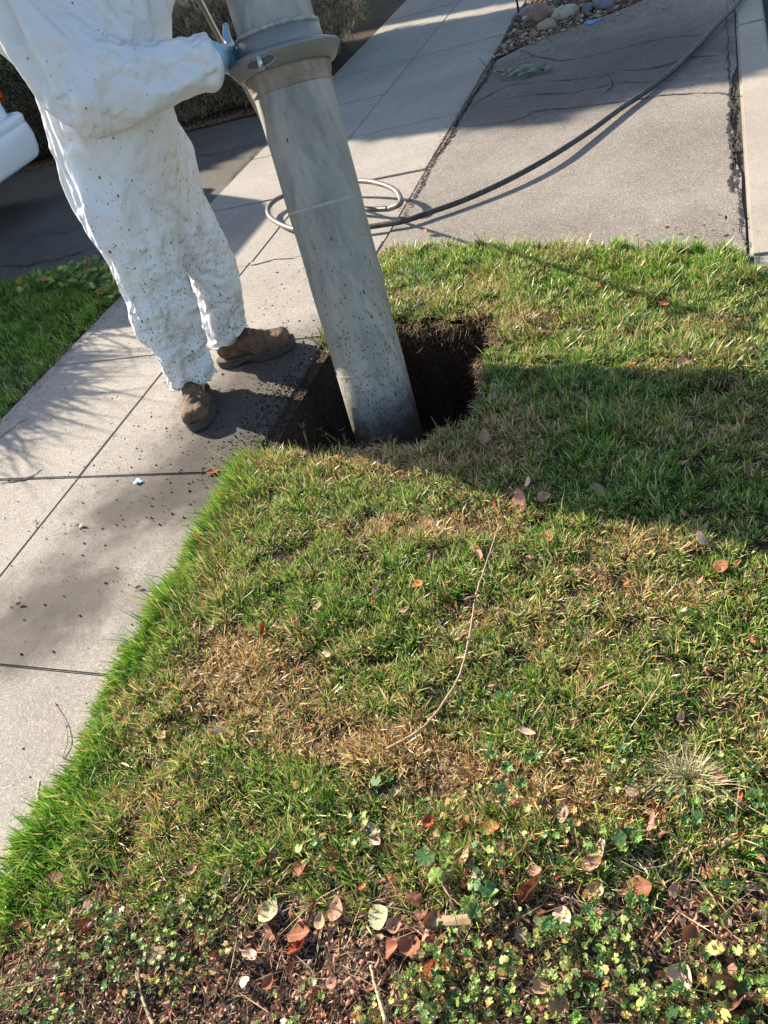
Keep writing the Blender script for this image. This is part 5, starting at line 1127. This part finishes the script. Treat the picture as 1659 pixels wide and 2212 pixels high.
V, F = tube(spline([gp(1035, 125, .01), gp(1060, 150, .02), gp(1125, 160, .02), gp(1190, 150, .015)], 6), .003, 6); mk('stem', V, F, plain('twig_bark', (.09, .06, .04), .8), sp_)
for (x, y, s, lab) in ((1170, 60, .5, ''),): pass
for (x0, y0, s, lab) in ((795, 35, .10, 'pale green shoots at the sunlit end of the brown hedge'), (820, 55, .05, '')):
    if not lab: continue
    p = gp(x0 - 8, y0 + 12); n = 160; V, F, C = blades(np.stack([RNG.normal(p.x, .04, n), RNG.normal(p.y, .06, n), RNG.uniform(0, .22, n)], -1), RNG.uniform(.03, .07, n), RNG.normal(0, 1, n), RNG.uniform(.2, 1.2, n), RNG.uniform(.3, 1.5, n), RNG.uniform(.006, .014, n), pick(RNG.integers(0, 3, n), [(.3, .38, .12), (.2, .3, .08), (.4, .42, .2)])); tag(npmesh('shoots', V, F, M_leafy, C, None, False), lab, 'plant', None, 'stuff')

# ------------------------------------------------------------------ trees added out of frame, shaped to shade the drive, and a leafy clump
def shade_canopy(name, polys, n, h0, h1, size, label, trunk, cat='added_tree', keep=1.0):
    T = np.array(TOSUN) / TOSUN.z; root = empty(name, (trunk[0], trunk[1], 0), label, cat)
    xs0 = min(p[0] for q in polys for p in q); xs1 = max(p[0] for q in polys for p in q); ys0 = min(p[1] for q in polys for p in q); ys1 = max(p[1] for q in polys for p in q)
    x = RNG.uniform(xs0, xs1, n * 4); y = RNG.uniform(ys0, ys1, n * 4); k = np.zeros(len(x), bool)
    for q in polys: k |= inpoly(x + RNG.normal(0, .012, len(x)), y + RNG.normal(0, .02, len(x)), q)
    x = x[k][:n]; y = y[k][:n]; m_ = len(x); h = RNG.uniform(h0, h1, m_); c = np.stack([x + T[0] * h, y + T[1] * h, h], -1)
    u = RNG.normal(0, 1, (m_, 3)); u /= np.linalg.norm(u, axis=1)[:, None]; v = np.cross(u, RNG.normal(0, 1, (m_, 3))); v /= np.linalg.norm(v, axis=1)[:, None]; s = RNG.uniform(.5, 1, (m_, 1)) * size
    V = np.stack([c - u * s, c + v * s * .4, c + u * s, c - v * s * .4], 1).reshape(-1, 3); F = np.arange(m_ * 4).reshape(-1, 4)
    npmesh('crown', V, F, M_hleaf, np.repeat(pick(RNG.integers(0, 3, m_), [(.05, .09, .03), (.07, .11, .04), (.04, .07, .03)]), 4, 0), root, False)
    cc = c.mean(0); pts = [Vector((trunk[0], trunk[1], 0)), Vector((trunk[0], trunk[1], 1.6)), Vector((cc[0], cc[1], h0 + .2))]; V, F = tube(pts, [.16, .13, .05], 12)
    for b in c[RNG.integers(0, m_, 14)]: v2, f2 = tube([pts[1].lerp(pts[2], .5), Vector(b)], [.04, .01], 6); F += [tuple(q + len(V) for q in f) for f in f2]; V += v2
    mk('trunk', V, F, plain('added_tree_bark', (.10, .08, .06), .9, noise=.5), root); return root
SHADE = [[(-9, 5.0), (-5, 5.3), (-4.1, 5.5), (-3.3, 5.92), (-2.42, 5.48), (-1.95, 5.32), (-1.74, 5.22), (-1.53, 5.25), (-1.2, 5.1), (-.95, 5.0), (-.8, 5.12), (-.6, 5.10), (-.3, 5.14), (.12, 5.06), (.3, 5.1), (2.5, 4.5), (2.5, 6.6), (-1.6, 8.08), (-3.5, 8.72), (-6, 9.6), (-9, 10)],
         [(-6, 10.2), (-3.5, 9.15), (-1.6, 8.42), (2.5, 6.9), (5, 9), (5, 15), (-8, 17)]]
shade_canopy('added_tree', SHADE[:1], 30000, 4.2, 5.0, .17, 'unseen leafy crown added to shade the drive and the far pavement', (-9.5, 10.5))
shade_canopy('added_tree', SHADE[1:], 26000, 5.0, 6.0, .2, 'taller unseen crown added to shade the far end of the pavement', (-11.5, 14.5))
# strappy garden plant whose blades shade the lawn edge
n = 5200; T = np.array(TOSUN) / TOSUN.z; bx0 = np.array([-3.15, 2.45]) + T[:2] * 1.05
a = RNG.uniform(0, 6.28, n); V, F, C = blades(np.stack([RNG.normal(bx0[0], .12, n), RNG.normal(bx0[1], .24, n), RNG.uniform(.0, .85, n)], -1), RNG.uniform(.25, .6, n), a, RNG.uniform(.05, .9, n), RNG.uniform(.4, 1.4, n), RNG.uniform(.008, .016, n), pick(RNG.integers(0, 3, n), [(.06, .1, .03), (.1, .14, .05), (.05, .08, .03)]))
tag(npmesh('ornamental_grass', V, F, M_leafy, C, None, False), 'strappy plant casting spiky shadow on the left pavement', 'plant')
